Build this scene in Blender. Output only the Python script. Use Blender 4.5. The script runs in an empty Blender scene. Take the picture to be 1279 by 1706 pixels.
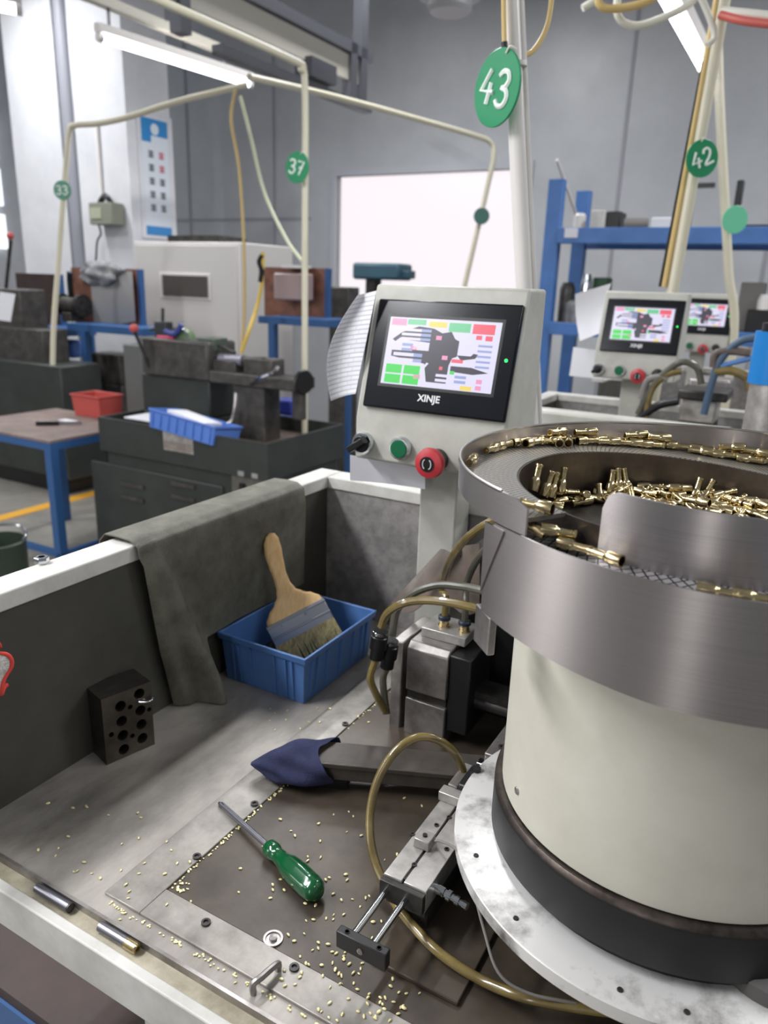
import bpy, math, random
from mathutils import Matrix, Vector, Euler
random.seed(7)
SC = bpy.context.scene
COL = SC.collection
R = math.radians
# ------------------------------------------------------------------ camera
FPX, PITCH, ROLL, CH = 1250.0, R(17), R(1.9), 1.45
fwd = Vector((0, math.cos(PITCH), -math.sin(PITCH)))
r0 = Vector((1, 0, 0)); u0 = r0.cross(fwd)
right = r0 * math.cos(ROLL) + u0 * math.sin(ROLL)
up = -r0 * math.sin(ROLL) + u0 * math.cos(ROLL)
EYE = Vector((0, 0, CH))
cam = bpy.data.cameras.new('camera'); co = bpy.data.objects.new('camera', cam); COL.objects.link(co)
co.matrix_world = Matrix(((right.x, up.x, -fwd.x, 0), (right.y, up.y, -fwd.y, 0), (right.z, up.z, -fwd.z, CH), (0, 0, 0, 1)))
cam.sensor_fit = 'HORIZONTAL'; cam.sensor_width = 27.0; cam.lens = 27.0 * FPX / 1279
cam.clip_start = 0.02; cam.clip_end = 60
cam.dof.use_dof = True; cam.dof.focus_distance = 0.66; cam.dof.aperture_fstop = 7.5
SC.camera = co
SC.view_settings.view_transform = 'Standard'; SC.view_settings.look = 'None'
SC.view_settings.gamma = 1.0; SC.view_settings.exposure = 0.0; SC.view_settings.use_curve_mapping = False

FRA = R(-29)
FR = Matrix.Rotation(FRA, 4, 'Z'); FRI = FR.inverted()
ID = Matrix.Identity(4)

def ray(x, y): return fwd + right * ((x - 639.5) / FPX) - up * ((y - 853) / FPX)
def pz(x, y, z):
    d = ray(x, y); return EYE + d * ((z - CH) / d.z)
def pt(x, y, Y):
    d = ray(x, y); return EYE + d * (Y / d.y)
def dpl(x, y, dd):            # bench frame (w, d, z) where the sight line meets the plane d = dd
    d = FRI @ ray(x, y); return FRI @ EYE + d * (dd / d.y)
def wpl(x, y, ww):
    d = FRI @ ray(x, y); return FRI @ EYE + d * (ww / d.x)
def lz(x, y, z): return FRI @ pz(x, y, z)
def LW(w, d, z): return FR @ Vector((w, d, z))

# ------------------------------------------------------------------ materials
def lin(c): 
    c = c / 255.0
    return c / 12.92 if c <= 0.04045 else ((c + 0.055) / 1.055) ** 2.4
def rgb(c): return (lin(c[0]), lin(c[1]), lin(c[2]), 1)
MATS = {}
def mat(name, c, rough=0.5, metal=0.0, mott=None, c2=None, bump=None, stretch=None, uv=False, spec=0.5, aniso=0, trans=0, coat=0, ior=None, thr=(0.35, 0.65)):
    m = bpy.data.materials.new(name); m.use_nodes = True; MATS[name] = m
    nt = m.node_tree; N = nt.nodes; b = N['Principled BSDF']
    b.inputs['Base Color'].default_value = rgb(c); b.inputs['Roughness'].default_value = rough
    b.inputs['Metallic'].default_value = metal; b.inputs['Specular IOR Level'].default_value = spec
    if aniso: b.inputs['Anisotropic'].default_value = aniso
    if trans: b.inputs['Transmission Weight'].default_value = trans
    if coat: b.inputs['Coat Weight'].default_value = coat
    if ior: b.inputs['IOR'].default_value = ior
    tc = N.new('ShaderNodeTexCoord'); mp = N.new('ShaderNodeMapping')
    nt.links.new(tc.outputs['UV' if uv else 'Object'], mp.inputs['Vector'])
    if stretch: mp.inputs['Scale'].default_value = stretch
    if mott:
        nz = N.new('ShaderNodeTexNoise'); nz.inputs['Scale'].default_value = mott; nz.inputs['Detail'].default_value = 6
        nz.inputs['Roughness'].default_value = 0.65
        nt.links.new(mp.outputs[0], nz.inputs['Vector'])
        cr = N.new('ShaderNodeValToRGB'); cr.color_ramp.elements[0].position = thr[0]; cr.color_ramp.elements[1].position = thr[1]
        cr.color_ramp.elements[0].color = rgb(c2 or [v * 0.8 for v in c]); cr.color_ramp.elements[1].color = rgb(c)
        nt.links.new(nz.outputs[0], cr.inputs[0]); nt.links.new(cr.outputs[0], b.inputs['Base Color'])
        mr = N.new('ShaderNodeMapRange'); mr.inputs[3].default_value = min(1, rough + 0.12); mr.inputs[4].default_value = max(0.03, rough - 0.08)
        nt.links.new(nz.outputs[0], mr.inputs[0]); nt.links.new(mr.outputs[0], b.inputs['Roughness'])
    if bump:
        n2 = N.new('ShaderNodeTexNoise'); n2.inputs['Scale'].default_value = bump[0]; n2.inputs['Detail'].default_value = 4
        nt.links.new(mp.outputs[0], n2.inputs['Vector'])
        bp = N.new('ShaderNodeBump'); bp.inputs['Strength'].default_value = bump[1]; bp.inputs['Distance'].default_value = 0.002
        nt.links.new(n2.outputs[0], bp.inputs['Height']); nt.links.new(bp.outputs[0], b.inputs['Normal'])
    return m
def emit(name, c, s):
    m = bpy.data.materials.new(name); m.use_nodes = True; b = m.node_tree.nodes['Principled BSDF']
    b.inputs['Base Color'].default_value = (0.02, 0.02, 0.02, 1); b.inputs['Emission Color'].default_value = rgb(c); b.inputs['Emission Strength'].default_value = s
    b.inputs['Roughness'].default_value = 0.3
    MATS[name] = m; return m
cream = mat('cream_paint', (206, 203, 190), 0.38, mott=9, c2=(193, 190, 176))
creamh = mat('cream_housing_paint', (190, 189, 180), 0.42, mott=14, c2=(172, 171, 162))
whitep = mat('white_enamel', (205, 203, 198), 0.45, mott=18, c2=(182, 180, 174))
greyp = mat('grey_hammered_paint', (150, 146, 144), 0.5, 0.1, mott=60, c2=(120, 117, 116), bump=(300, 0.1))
darkwall = mat('dark_grey_wall', (70, 69, 63), 0.5, mott=8, c2=(56, 55, 50))  # tray side wall, darker than the back wall
traysteel = mat('worn_tray_steel', (188, 182, 174), 0.42, 0.3, mott=13, c2=(122, 117, 111), stretch=(1, 0.45, 1), bump=(40, 0.06), thr=(0.3, 0.7))
platesteel = mat('oiled_brown_plate', (86, 76, 65), 0.36, 0.15, mott=10, c2=(56, 49, 42))
stripsteel = mat('ground_cover_strip', (166, 161, 154), 0.38, 0.3, mott=16, c2=(118, 113, 107))
channelm = mat('rusty_channel', (186, 178, 158), 0.6, mott=24, c2=(140, 132, 112))
rubber = mat('grey_green_rubber', (106, 104, 91), 0.5, mott=30, c2=(80, 79, 69), bump=(700, 0.6))
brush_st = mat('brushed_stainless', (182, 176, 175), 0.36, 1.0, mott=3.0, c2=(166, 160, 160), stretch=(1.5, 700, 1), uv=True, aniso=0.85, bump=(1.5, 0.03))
brush_st.node_tree.nodes['Principled BSDF'].inputs['Anisotropic Rotation'].default_value = 0.25
_tg = brush_st.node_tree.nodes.new('ShaderNodeTangent'); _tg.direction_type = 'RADIAL'; _tg.axis = 'Z'
brush_st.node_tree.links.new(_tg.outputs[0], brush_st.node_tree.nodes['Principled BSDF'].inputs['Tangent'])
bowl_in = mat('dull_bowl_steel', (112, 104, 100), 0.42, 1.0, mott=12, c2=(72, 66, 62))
bowl_fl = mat('shaded_bowl_floor', (58, 52, 48), 0.5, 0.8, mott=18, c2=(34, 31, 30))  # floor colour darkened for the shade inside the deep bowl
darksteel = mat('dark_steel', (84, 81, 79), 0.4, 0.6, mott=20, c2=(50, 48, 47))
blockst = mat('tool_block_steel', (104, 98, 92), 0.35, 0.9, mott=22, c2=(74, 69, 64))
steel = mat('machined_steel', (186, 181, 178), 0.34, 0.75, mott=16, c2=(126, 121, 118))
alu = mat('worn_aluminium', (208, 204, 200), 0.36, 0.6, mott=22, c2=(156, 152, 148))
chrome = mat('polished_chrome', (205, 208, 212), 0.1, 1.0)
blackm = mat('black_paint', (26, 26, 28), 0.4, mott=10, c2=(20, 20, 21))
blackpl = mat('black_plastic', (18, 18, 20), 0.35)
hole = mat('hole_black', (10, 9, 9), 0.6)
discp = mat('worn_white_disc_paint', (214, 212, 210), 0.32, 0.3, mott=17, c2=(96, 93, 90), thr=(0.33, 0.53))
ringtop = mat('worn_ring_edge', (96, 86, 80), 0.38, 0.7, mott=40, c2=(48, 44, 42))
brass = mat('brass', (216, 200, 158), 0.22, 1.0, mott=90, c2=(192, 174, 130))
brassd = mat('brass_inside', (96, 76, 48), 0.4, 1.0)
chip = mat('brass_chip', (240, 228, 172), 0.3, 0.3)
bluepl = mat('blue_plastic', (78, 116, 172), 0.4, mott=9, c2=(68, 104, 158))
bluepl2 = mat('light_blue_plastic', (86, 124, 200), 0.42)
redpl = mat('red_plastic', (186, 80, 74), 0.45)
bluep = mat('blue_rack_paint', (72, 120, 188), 0.42, mott=8, c2=(64, 110, 174))
bluefr = mat('dull_blue_frame', (46, 86, 136), 0.5)
wood = mat('pale_beech', (226, 190, 136), 0.45, mott=5, c2=(210, 170, 116), stretch=(40, 40, 4))
bristle = mat('bristle', (176, 162, 114), 0.75, mott=60, c2=(116, 104, 70), stretch=(4, 4, 0.6), bump=(260, 1.0))
ferrule = mat('tin_ferrule', (158, 160, 166), 0.36, 0.9)
greenh = mat('green_handle', (10, 84, 46), 0.16, coat=0.6)
shaft = mat('shaft_steel', (132, 132, 140), 0.3, 0.8)
ragb = mat('navy_cloth', (46, 52, 88), 0.85, mott=40, c2=(36, 40, 70), bump=(500, 0.4))
ragg = mat('grey_cloth', (150, 150, 152), 0.9, mott=20, c2=(104, 104, 108))
ragd = mat('dirty_rag', (96, 92, 76), 0.9, mott=40, c2=(48, 46, 38))
leather = mat('brown_sheet', (112, 100, 92), 0.35, mott=20, c2=(84, 75, 70))
hoseY = mat('amber_hose', (134, 117, 70), 0.2, coat=0.6, mott=18, c2=(94, 80, 45))
hoseG = mat('grey_hose', (96, 94, 82), 0.3, mott=20, c2=(76, 74, 66))
cablem = mat('grey_cable', (120, 116, 112), 0.5)
cabley = mat('yellow_cable', (214, 186, 124), 0.5)
cablew = mat('white_cable', (224, 222, 210), 0.5)
bluehose = mat('blue_hose', (74, 94, 116), 0.4)
bluecyl = mat('bright_blue_paint', (22, 128, 206), 0.35)
gwhite = mat('glove_knit', (222, 220, 216), 0.9, mott=200, c2=(170, 166, 160), bump=(500, 0.8))
gred = mat('glove_red_hem', (214, 70, 62), 0.8)
paper = mat('paper', (226, 226, 232), 0.7)
def text_paper():
    m = mat('printed_paper', (222, 222, 226), 0.7); nt = m.node_tree; N = nt.nodes; b = N['Principled BSDF']
    tc = N.new('ShaderNodeTexCoord'); br = N.new('ShaderNodeTexBrick'); br.offset = 0.37
    br.inputs['Color1'].default_value = rgb((214, 214, 220)); br.inputs['Color2'].default_value = rgb((224, 224, 228)); br.inputs['Mortar'].default_value = rgb((184, 184, 190))
    br.inputs['Scale'].default_value = 1; br.inputs['Brick Width'].default_value = 0.35; br.inputs['Row Height'].default_value = 0.045; br.inputs['Mortar Size'].default_value = 0.007
    nt.links.new(tc.outputs['UV'], br.inputs['Vector']); nt.links.new(br.outputs[0], b.inputs['Base Color']); return m
paperT = text_paper()
machg = mat('dark_green_machine', (52, 56, 53), 0.42, mott=7, c2=(42, 46, 43))
machd = mat('oily_lathe_iron', (82, 78, 74), 0.45, 0.2, mott=16, c2=(52, 50, 48))
rusty = mat('rusty_tray_inside', (104, 80, 62), 0.5, 0.2, mott=14, c2=(58, 50, 44))
tblwood = mat('brown_board_top', (134, 116, 108), 0.55, mott=7, c2=(112, 96, 90))
brownb = mat('red_brown_board', (140, 92, 72), 0.5, mott=9, c2=(92, 58, 46))
dkbrown = mat('dark_brown_board', (62, 45, 40), 0.5, mott=9, c2=(44, 32, 30))
concrete = mat('concrete_floor', (142, 138, 130), 0.5, mott=3, c2=(112, 109, 104))
yellowp = mat('yellow_line_paint', (214, 158, 50), 0.55)
wallp = mat('grey_wall_panel', (188, 190, 193), 0.34, mott=1.2, c2=(174, 176, 180))
wallw = mat('white_plaster', (216, 217, 220), 0.7, mott=2, c2=(200, 201, 205))
greypipe = mat('grey_downpipe', (142, 143, 152), 0.5)
ceilm = mat('ceiling_white', (200, 202, 206), 0.7)
cabm = mat('cabinet_grey_white', (206, 202, 199), 0.45)
grillm = mat('grill_dark', (96, 92, 88), 0.5)
railm = mat('grey_rail', (96, 97, 104), 0.45, 0.3)
railc = mat('cream_rail_web', (188, 184, 172), 0.5)
pvc = mat('cream_pvc', (214, 208, 186), 0.35)
pvcw = mat('white_pvc', (226, 222, 218), 0.3)
signg = mat('sign_green', (24, 140, 92), 0.4)
signp = mat('sign_green_faded', (84, 142, 118), 0.45)
signw = mat('sign_white', (236, 244, 238), 0.5)
signd = mat('sign_dark_teal', (62, 104, 94), 0.45)
postw = mat('poster_white', (206, 214, 222), 0.4)
postb = mat('poster_blue', (46, 128, 190), 0.4)
postd = mat('poster_ink', (44, 46, 54), 0.5)
postr = mat('poster_red_ink', (196, 66, 96), 0.5)
tealm = mat('teal_machine_paint', (54, 88, 104), 0.45)
guardg = mat('green_guard_paint', (106, 128, 92), 0.35)
pinkp = mat('pink_plastic', (206, 70, 110), 0.5)
bezel = mat('bezel_black', (20, 21, 27), 0.2, spec=0.3)
btng = mat('green_button', (10, 98, 62), 0.35)
btnr = mat('red_button', (184, 52, 60), 0.38)
logow = mat('logo_white', (230, 230, 232), 0.5)
sw = emit('screen_white', (224, 220, 244), 1.0)
sg = emit('screen_green', (62, 214, 82), 1.0); sg2 = emit('screen_pale_green', (112, 206, 150), 0.95)
sr = emit('screen_red', (236, 92, 110), 1.0); sy = emit('screen_yellow', (238, 214, 92), 1.0)
sd = emit('screen_dark', (62, 58, 74), 0.8); sb = emit('screen_lilac', (150, 164, 214), 1.0); sp = emit('screen_pink', (236, 150, 190), 1.0)
ledm = emit('led_green', (40, 255, 110), 2.0)
tubem = emit('fluorescent_tube', (236, 240, 255), 8.0)
winm = emit('daylit_pane', (252, 244, 248), 1.0)
winm2 = emit('far_daylight', (240, 248, 255), 1.6)

# knurled track and drilled patterns are surface patterns in the material
def track_mat(name, c, groove, s):
    m = mat(name, c, 0.34, 0.7); nt = m.node_tree; N = nt.nodes; b = N['Principled BSDF']
    tc = N.new('ShaderNodeTexCoord'); sx = N.new('ShaderNodeSeparateXYZ'); nt.links.new(tc.outputs['UV'], sx.inputs[0])
    outs = []
    for sign in (1, -1):
        a = N.new('ShaderNodeMath'); a.operation = 'MULTIPLY_ADD'; a.inputs[1].default_value = sign * 0.72
        nt.links.new(sx.outputs[1], a.inputs[0]); nt.links.new(sx.outputs[0], a.inputs[2])
        d = N.new('ShaderNodeMath'); d.operation = 'MULTIPLY'; d.inputs[1].default_value = 1.0 / s; nt.links.new(a.outputs[0], d.inputs[0])
        f = N.new('ShaderNodeMath'); f.operation = 'FRACT'; nt.links.new(d.outputs[0], f.inputs[0])
        l = N.new('ShaderNodeMath'); l.operation = 'LESS_THAN'; l.inputs[1].default_value = 0.18; nt.links.new(f.outputs[0], l.inputs[0]); outs.append(l)
    mx = N.new('ShaderNodeMath'); mx.operation = 'MAXIMUM'; nt.links.new(outs[0].outputs[0], mx.inputs[0]); nt.links.new(outs[1].outputs[0], mx.inputs[1])
    mix = N.new('ShaderNodeMix'); mix.data_type = 'RGBA'; mix.inputs[6].default_value = rgb(c); mix.inputs[7].default_value = rgb(groove)
    nt.links.new(mx.outputs[0], mix.inputs[0]); nt.links.new(mix.outputs[2], b.inputs['Base Color'])
    bp = N.new('ShaderNodeBump'); bp.inputs['Strength'].default_value = 0.6; bp.inputs['Distance'].default_value = 0.0006; bp.invert = True
    nt.links.new(mx.outputs[0], bp.inputs['Height']); nt.links.new(bp.outputs[0], b.inputs['Normal'])
    return m
trackm = track_mat('knurled_track', (176, 172, 166), (40, 37, 35), 0.0052)
trackl = track_mat('knurled_lower_track', (206, 204, 206), (34, 33, 34), 0.0085)

# ------------------------------------------------------------------ mesh builder
MW = {}
class MB:
    def __init__(s, M=ID): s.v = []; s.f = []; s.mi = []; s.uv = []; s.M = M; s.cur = 0
    def add(s, vs, fs, uvs=None):
        o = len(s.v); s.v += [s.M @ Vector(p) for p in vs]
        for i, f in enumerate(fs):
            s.f.append([k + o for k in f]); s.mi.append(s.cur); s.uv.append(uvs[i] if uvs else None)
        return s
    def box(s, a, b, rot=None, taper=None):
        (x0, y0, z0), (x1, y1, z1) = a, b
        c = Vector(((x0 + x1) / 2, (y0 + y1) / 2, (z0 + z1) / 2)); P = []
        for z in (z0, z1):
            k = taper if (taper and z == z1) else 1
            for x, y in ((x0, y0), (x1, y0), (x1, y1), (x0, y1)):
                p = Vector((c.x + (x - c.x) * k, c.y + (y - c.y) * k, z))
                if rot: p = c + rot @ (p - c)
                P.append(p)
        return s.add(P, [(3, 2, 1, 0), (4, 5, 6, 7), (0, 1, 5, 4), (1, 2, 6, 5), (2, 3, 7, 6), (3, 0, 4, 7)])
    def hexa(s, P): return s.add(P, [(3, 2, 1, 0), (4, 5, 6, 7), (0, 1, 5, 4), (1, 2, 6, 5), (2, 3, 7, 6), (3, 0, 4, 7)])
    def cyl(s, a, b, r, r2=None, n=20, caps=True):
        a = Vector(a); b = Vector(b); return s.lathe([(r, 0), (r if r2 is None else r2, (b - a).length)], a, b - a, n, caps)
    def lathe(s, prof, org, axis=(0, 0, 1), n=24, caps=True, a0=0, a1=360):
        org = Vector(org); ax = Vector(axis).normalized()
        t = Vector((1, 0, 0)) if abs(ax.x) < 0.9 else Vector((0, 1, 0))
        if abs(ax.z) > 0.999: e1 = Vector((1, 0, 0)); e2 = Vector((0, 1, 0)) * (1 if ax.z > 0 else -1)
        else: e1 = ax.cross(t).normalized(); e2 = ax.cross(e1)
        full = (a1 - a0) >= 360; m = n if full else n + 1
        P = []; U = []
        for r, h in prof:
            for k in range(m):
                an = R(a0 + (a1 - a0) * k / n); P.append(org + ax * h + (e1 * math.cos(an) + e2 * math.sin(an)) * r)
        F = []; UV = []
        arc = 0
        for j in range(len(prof) - 1):
            dl = math.hypot(prof[j + 1][0] - prof[j][0], prof[j + 1][1] - prof[j][1])
            for k in range(n):
                k2 = (k + 1) % m
                F.append((j * m + k, j * m + k2, (j + 1) * m + k2, (j + 1) * m + k))
                rr = max(prof[j][0], prof[j + 1][0]); ua = R((a1 - a0) / n) * rr
                UV.append([(k * ua, arc), ((k + 1) * ua, arc), ((k + 1) * ua, arc + dl), (k * ua, arc + dl)])
            arc += dl
        s.add(P, F, UV)
        if caps and full:
            o = len(s.v) - len(P); q = (len(prof) - 1) * m
            if prof[0][0] > 1e-6: s.f.append([o + k for k in range(m)][::-1]); s.mi.append(s.cur); s.uv.append(None)
            if prof[-1][0] > 1e-6: s.f.append([o + q + k for k in range(m)]); s.mi.append(s.cur); s.uv.append(None)
        return s
    def ring(s, r0_, r1_, z0f, z1f, cx, cy, a0, a1, n=96):   # annular wall or slab: heights may follow the angle
        P = []; F = []; UV = []
        for k in range(n + 1):
            a = a0 + (a1 - a0) * k / n; c, sn = math.cos(R(a)), math.sin(R(a)); zb = z0f(a); zt = z1f(a)
            P += [(cx + r0_ * c, cy + r0_ * sn, zb), (cx + r1_ * c, cy + r1_ * sn, zb), (cx + r1_ * c, cy + r1_ * sn, zt), (cx + r0_ * c, cy + r0_ * sn, zt)]
        for k in range(n):
            i = 4 * k; j = i + 4; ua = R(a0 + (a1 - a0) * k / n); ub = R(a0 + (a1 - a0) * (k + 1) / n)
            za, zb = z0f(a0), z1f(a0)
            for p, q, (va, vb) in ((0, 1, (r0_, r1_)), (1, 2, (P[i + 1][2], P[i + 2][2])), (2, 3, (r1_, r0_)), (3, 0, (P[i + 3][2], P[i][2]))):
                F.append((i + p, i + q, j + q, j + p)); rr = (r0_ + r1_) / 2
                UV.append([(ua * rr, va), (ua * rr, vb), (ub * rr, vb), (ub * rr, va)])
        F += [(3, 2, 1, 0), (4 * n, 4 * n + 1, 4 * n + 2, 4 * n + 3)]; UV += [None, None]
        return s.add(P, F, UV)
    def sphere(s, c, r, n=16, sx=1, sy=1, sz=1):
        c = Vector(c); P = [c + Vector((0, 0, -r * sz))]; F = []; m = n // 2
        for j in range(1, m):
            th = -math.pi / 2 + math.pi * j / m
            for k in range(n):
                ph = 2 * math.pi * k / n; P.append(c + Vector((r * sx * math.cos(th) * math.cos(ph), r * sy * math.cos(th) * math.sin(ph), r * sz * math.sin(th))))
        P.append(c + Vector((0, 0, r * sz))); t = len(P) - 1
        for k in range(n):
            F.append((0, 1 + (k + 1) % n, 1 + k)); b = 1 + (m - 2) * n; F.append((t, b + k, b + (k + 1) % n))
            for j in range(m - 2):
                a = 1 + j * n; F.append((a + k, a + (k + 1) % n, a + n + (k + 1) % n, a + n + k))
        return s.add(P, F)
    def tube(s, pts, r, n=10, sub=6, smooth=True, hollow=False):
        p = [Vector(q) for q in pts]
        if smooth and len(p) > 2:
            o = []; e = [p[0] * 2 - p[1]] + p + [p[-1] * 2 - p[-2]]
            for i in range(1, len(e) - 2):
                for k in range(sub):
                    t = k / sub; a, b, c, d = e[i - 1], e[i], e[i + 1], e[i + 2]
                    o.append(0.5 * ((2 * b) + (c - a) * t + (2 * a - 5 * b + 4 * c - d) * t * t + (3 * b - a - 3 * c + d) * t ** 3))
            p = o + [p[-1]]
        P = []; F = []; T = (p[1] - p[0]).normalized(); nrm = T.orthogonal().normalized()
        for i, q in enumerate(p):
            t = ((p[i + 1] if i < len(p) - 1 else q) - (p[i - 1] if i else q)).normalized()
            nrm = (nrm - t * nrm.dot(t)).normalized(); bi = t.cross(nrm)
            for k in range(n):
                a = 2 * math.pi * k / n; P.append(q + (nrm * math.cos(a) + bi * math.sin(a)) * r)
        for i in range(len(p) - 1):
            for k in range(n):
                k2 = (k + 1) % n; F.append((i * n + k, i * n + k2, (i + 1) * n + k2, (i + 1) * n + k))
        F.append(tuple(range(n))[::-1]); b = (len(p) - 1) * n; F.append(tuple(b + k for k in range(n)))
        return s.add(P, F)
    def prism(s, poly, h):            # polygon of 3-D points swept by vector h
        n = len(poly); h = Vector(h); P = [Vector(p) for p in poly] + [Vector(p) + h for p in poly]
        F = [tuple(range(n))[::-1], tuple(range(n, 2 * n))] + [(k, (k + 1) % n, n + (k + 1) % n, n + k) for k in range(n)]
        return s.add(P, F)
    def sheet(s, fn, nu, nv, th=0.0):  # fn(u,v)->point; closed slab when th > 0
        P = [Vector(fn(i / nu, j / nv)) for j in range(nv + 1) for i in range(nu + 1)]; F = []; UV = []
        w = nu + 1
        for j in range(nv):
            for i in range(nu):
                F.append((j * w + i, j * w + i + 1, (j + 1) * w + i + 1, (j + 1) * w + i))
                UV.append([(i / nu, j / nv), ((i + 1) / nu, j / nv), ((i + 1) / nu, (j + 1) / nv), (i / nu, (j + 1) / nv)])
        if th:
            N = [Vector((0, 0, 0)) for _ in P]
            for f in F:
                nn = (P[f[1]] - P[f[0]]).cross(P[f[3]] - P[f[0]])
                for k in f: N[k] += nn
            o = len(P); P += [p - n.normalized() * th for p, n in zip(P, N)]
            for f, u in list(zip(F, UV)): F.append(tuple(k + o for k in f)[::-1]); UV.append(u[::-1])
            edge = [j * w for j in range(nv, 0, -1)] + list(range(0, nu)) + [j * w + nu for j in range(0, nv)] + [nv * w + i for i in range(nu, 0, -1)]
            for a, b in zip(edge, edge[1:] + edge[:1]): F.append((b, a, a + o, b + o)); UV.append(None)
        return s.add(P, F, UV)
    def build(s, name, m, parent=None, M=None, bevel=0, smooth=True, ang=35, label=None):
        me = bpy.data.meshes.new(name)
        X = MW[parent] if parent is not None else (M or ID)
        Xi = X.inverted()
        me.from_pydata([Xi @ p for p in s.v], [], s.f); me.update()
        for q in (m if isinstance(m, (list, tuple)) else [m]): me.materials.append(q)
        me.polygons.foreach_set('material_index', s.mi)
        if any(u for u in s.uv):
            ul = me.uv_layers.new(name='UVMap')
            for p, u in zip(me.polygons, s.uv):
                if u:
                    for li, q in zip(p.loop_indices, u): ul.data[li].uv = q
        me.polygons.foreach_set('use_smooth', [smooth] * len(me.polygons))
        if smooth: me.set_sharp_from_angle(angle=R(ang))
        o = bpy.data.objects.new(name, me); COL.objects.link(o)
        if parent is not None: o.parent = parent
        else: o.matrix_world = X
        MW[o] = X
        if bevel:
            b = o.modifiers.new('bevel', 'BEVEL'); b.width = bevel; b.segments = 2; b.limit_method = 'ANGLE'; b.angle_limit = R(40)
        if label: o['label'] = label
        return o
    def solo(s, name, m, label, cat, loc, rz=0, group=None, **k):
        X = Matrix.Translation(Vector(loc)) @ Matrix.Rotation(rz, 4, 'Z')
        o = s.build(name, m, None, X, **k); tag(o, label, cat, group); return o
def tag(o, label, cat, group=None, kind=None):
    if label: o['label'] = label
    if cat: o['category'] = cat
    if group: o['group'] = group
    if kind: o['kind'] = kind
    return o
def thing(name, label, cat, loc, rz=0, group=None):
    o = bpy.data.objects.new(name, None); COL.objects.link(o); o.empty_display_size = 0.05
    o.location = Vector(loc); o.rotation_euler = (0, 0, rz)
    MW[o] = Matrix.Translation(Vector(loc)) @ Matrix.Rotation(rz, 4, 'Z')
    return tag(o, label, cat, group)
def copy_tree(o, parent=None, skip=()):
    c = o.copy(); COL.objects.link(c); c.parent = parent
    for ch in list(o.children):
        if ch.name.split('.')[0] not in skip: copy_tree(ch, c, skip)
    MW[c] = MW[o]
    return c
def struct(name, mb, m, parent=None, **k):
    o = mb.build(name, m, parent, **k)
    if parent is None: o['kind'] = 'structure'
    return o
def pxbox(mb, x0, y0, x1, y1, d, depth):     # box in the bench frame whose front face (plane d) spans these sight lines
    xm, ym = (x0 + x1) / 2, (y0 + y1) / 2
    w0, w1 = dpl(x0, ym, d).x, dpl(x1, ym, d).x; z0, z1 = dpl(xm, y1, d).z, dpl(xm, y0, d).z
    mb.box((w0, d, z0), (w1, d + depth, z1)); return (w0, w1, z0, z1)
def ctr(x, y, d, z=None):
    p = dpl(x, y, d); return LW(p.x, p.y, p.z if z is None else z)

# ================================================================== SETTING
struct('floor', MB(FR).box((-12, -4, -0.1), (9, 14, 0)), concrete)
DB = 6.6
wl, wr = dpl(560, 400, DB).x, dpl(868, 400, DB).x
wt, wb = dpl(700, 288, DB).z, dpl(700, 520, DB).z
wall = MB(FR)
wall.box((-12, DB, 0), (wl, DB + 0.15, 5)); wall.box((wr, DB, 0), (9, DB + 0.15, 5))
wall.box((wl, DB, wt), (wr, DB + 0.15, 5)); wall.box((wl, DB, 0), (wr, DB + 0.15, wb))
wo = struct('wall_back', wall, wallp)
sm = MB(FR)
for k in range(-6, 8):
    x = -2.75 + k * 1.15
    if not (wl < x < wr): sm.box((x - 0.012, DB - 0.008, 0), (x + 0.012, DB, 5))
sm.box((-12, DB - 0.006, 2.02), (wl - 0.3, DB, 2.05))
struct('panel_seam', sm, mat('seam_grey', (150, 151, 158), 0.5), wo)
wi = MB(FR); t = 0.06
for a, b in (((wl - t, wb - t), (wr + t, wb)), ((wl - t, wt), (wr + t, wt + t)), ((wl - t, wb), (wl, wt)), ((wr, wb), (wr + t, wt))):
    wi.box((a[0], DB - 0.02, a[1]), (b[0], DB + 0.05, b[1]))
win = struct('window_1', wi, mat('window_frame_grey', (186, 187, 194), 0.4))
struct('pane', MB(FR).box((wl, DB + 0.08, wb), (wr, DB + 0.1, wt)), winm, win)
struct('wall_left', MB(FR).box((-9.2, -4, 0), (-9, DB, 5)), wallw)
wz = MB(FR)
for k, (z0, z1) in enumerate(((1.7, 2.1), (2.2, 2.62), (2.72, 3.25), (3.35, 4.2))): wz.box((-8.99, 4.2, z0), (-8.96, 6.3, z1))
w2 = struct('window_2', wz, winm2)
struct('ceiling', MB(FR).box((-12, -4, 4.6), (9, 14, 4.7)), ceilm)
# pillars carrying the poster
DP = 4.7
def pw(x, y): return dpl(x, y, DP).x
w215 = pw(216, 300)
struct('trim_1', MB(FR).box((pw(132, 300), DP, 0), (w215, wpl(287, 300, w215).y, 4.6)), wallw)
struct('trim_2', MB(FR).box((pw(28, 300), DP, 0), (pw(108, 300), DP + 0.6, 4.6)), wallw)
struct('trim_3', MB(FR).cyl((pw(119, 300), DP + 0.05, 0), (pw(119, 300), DP + 0.05, 4.6), 0.075), greypipe)
a, b = lz(30, 855, 0), lz(143, 822, 0)
struct('trim_4', MB(FR).box((a.x - 0.04, 1.5, 0), (a.x + 0.06, 3.8, 0.004)), yellowp)

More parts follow.
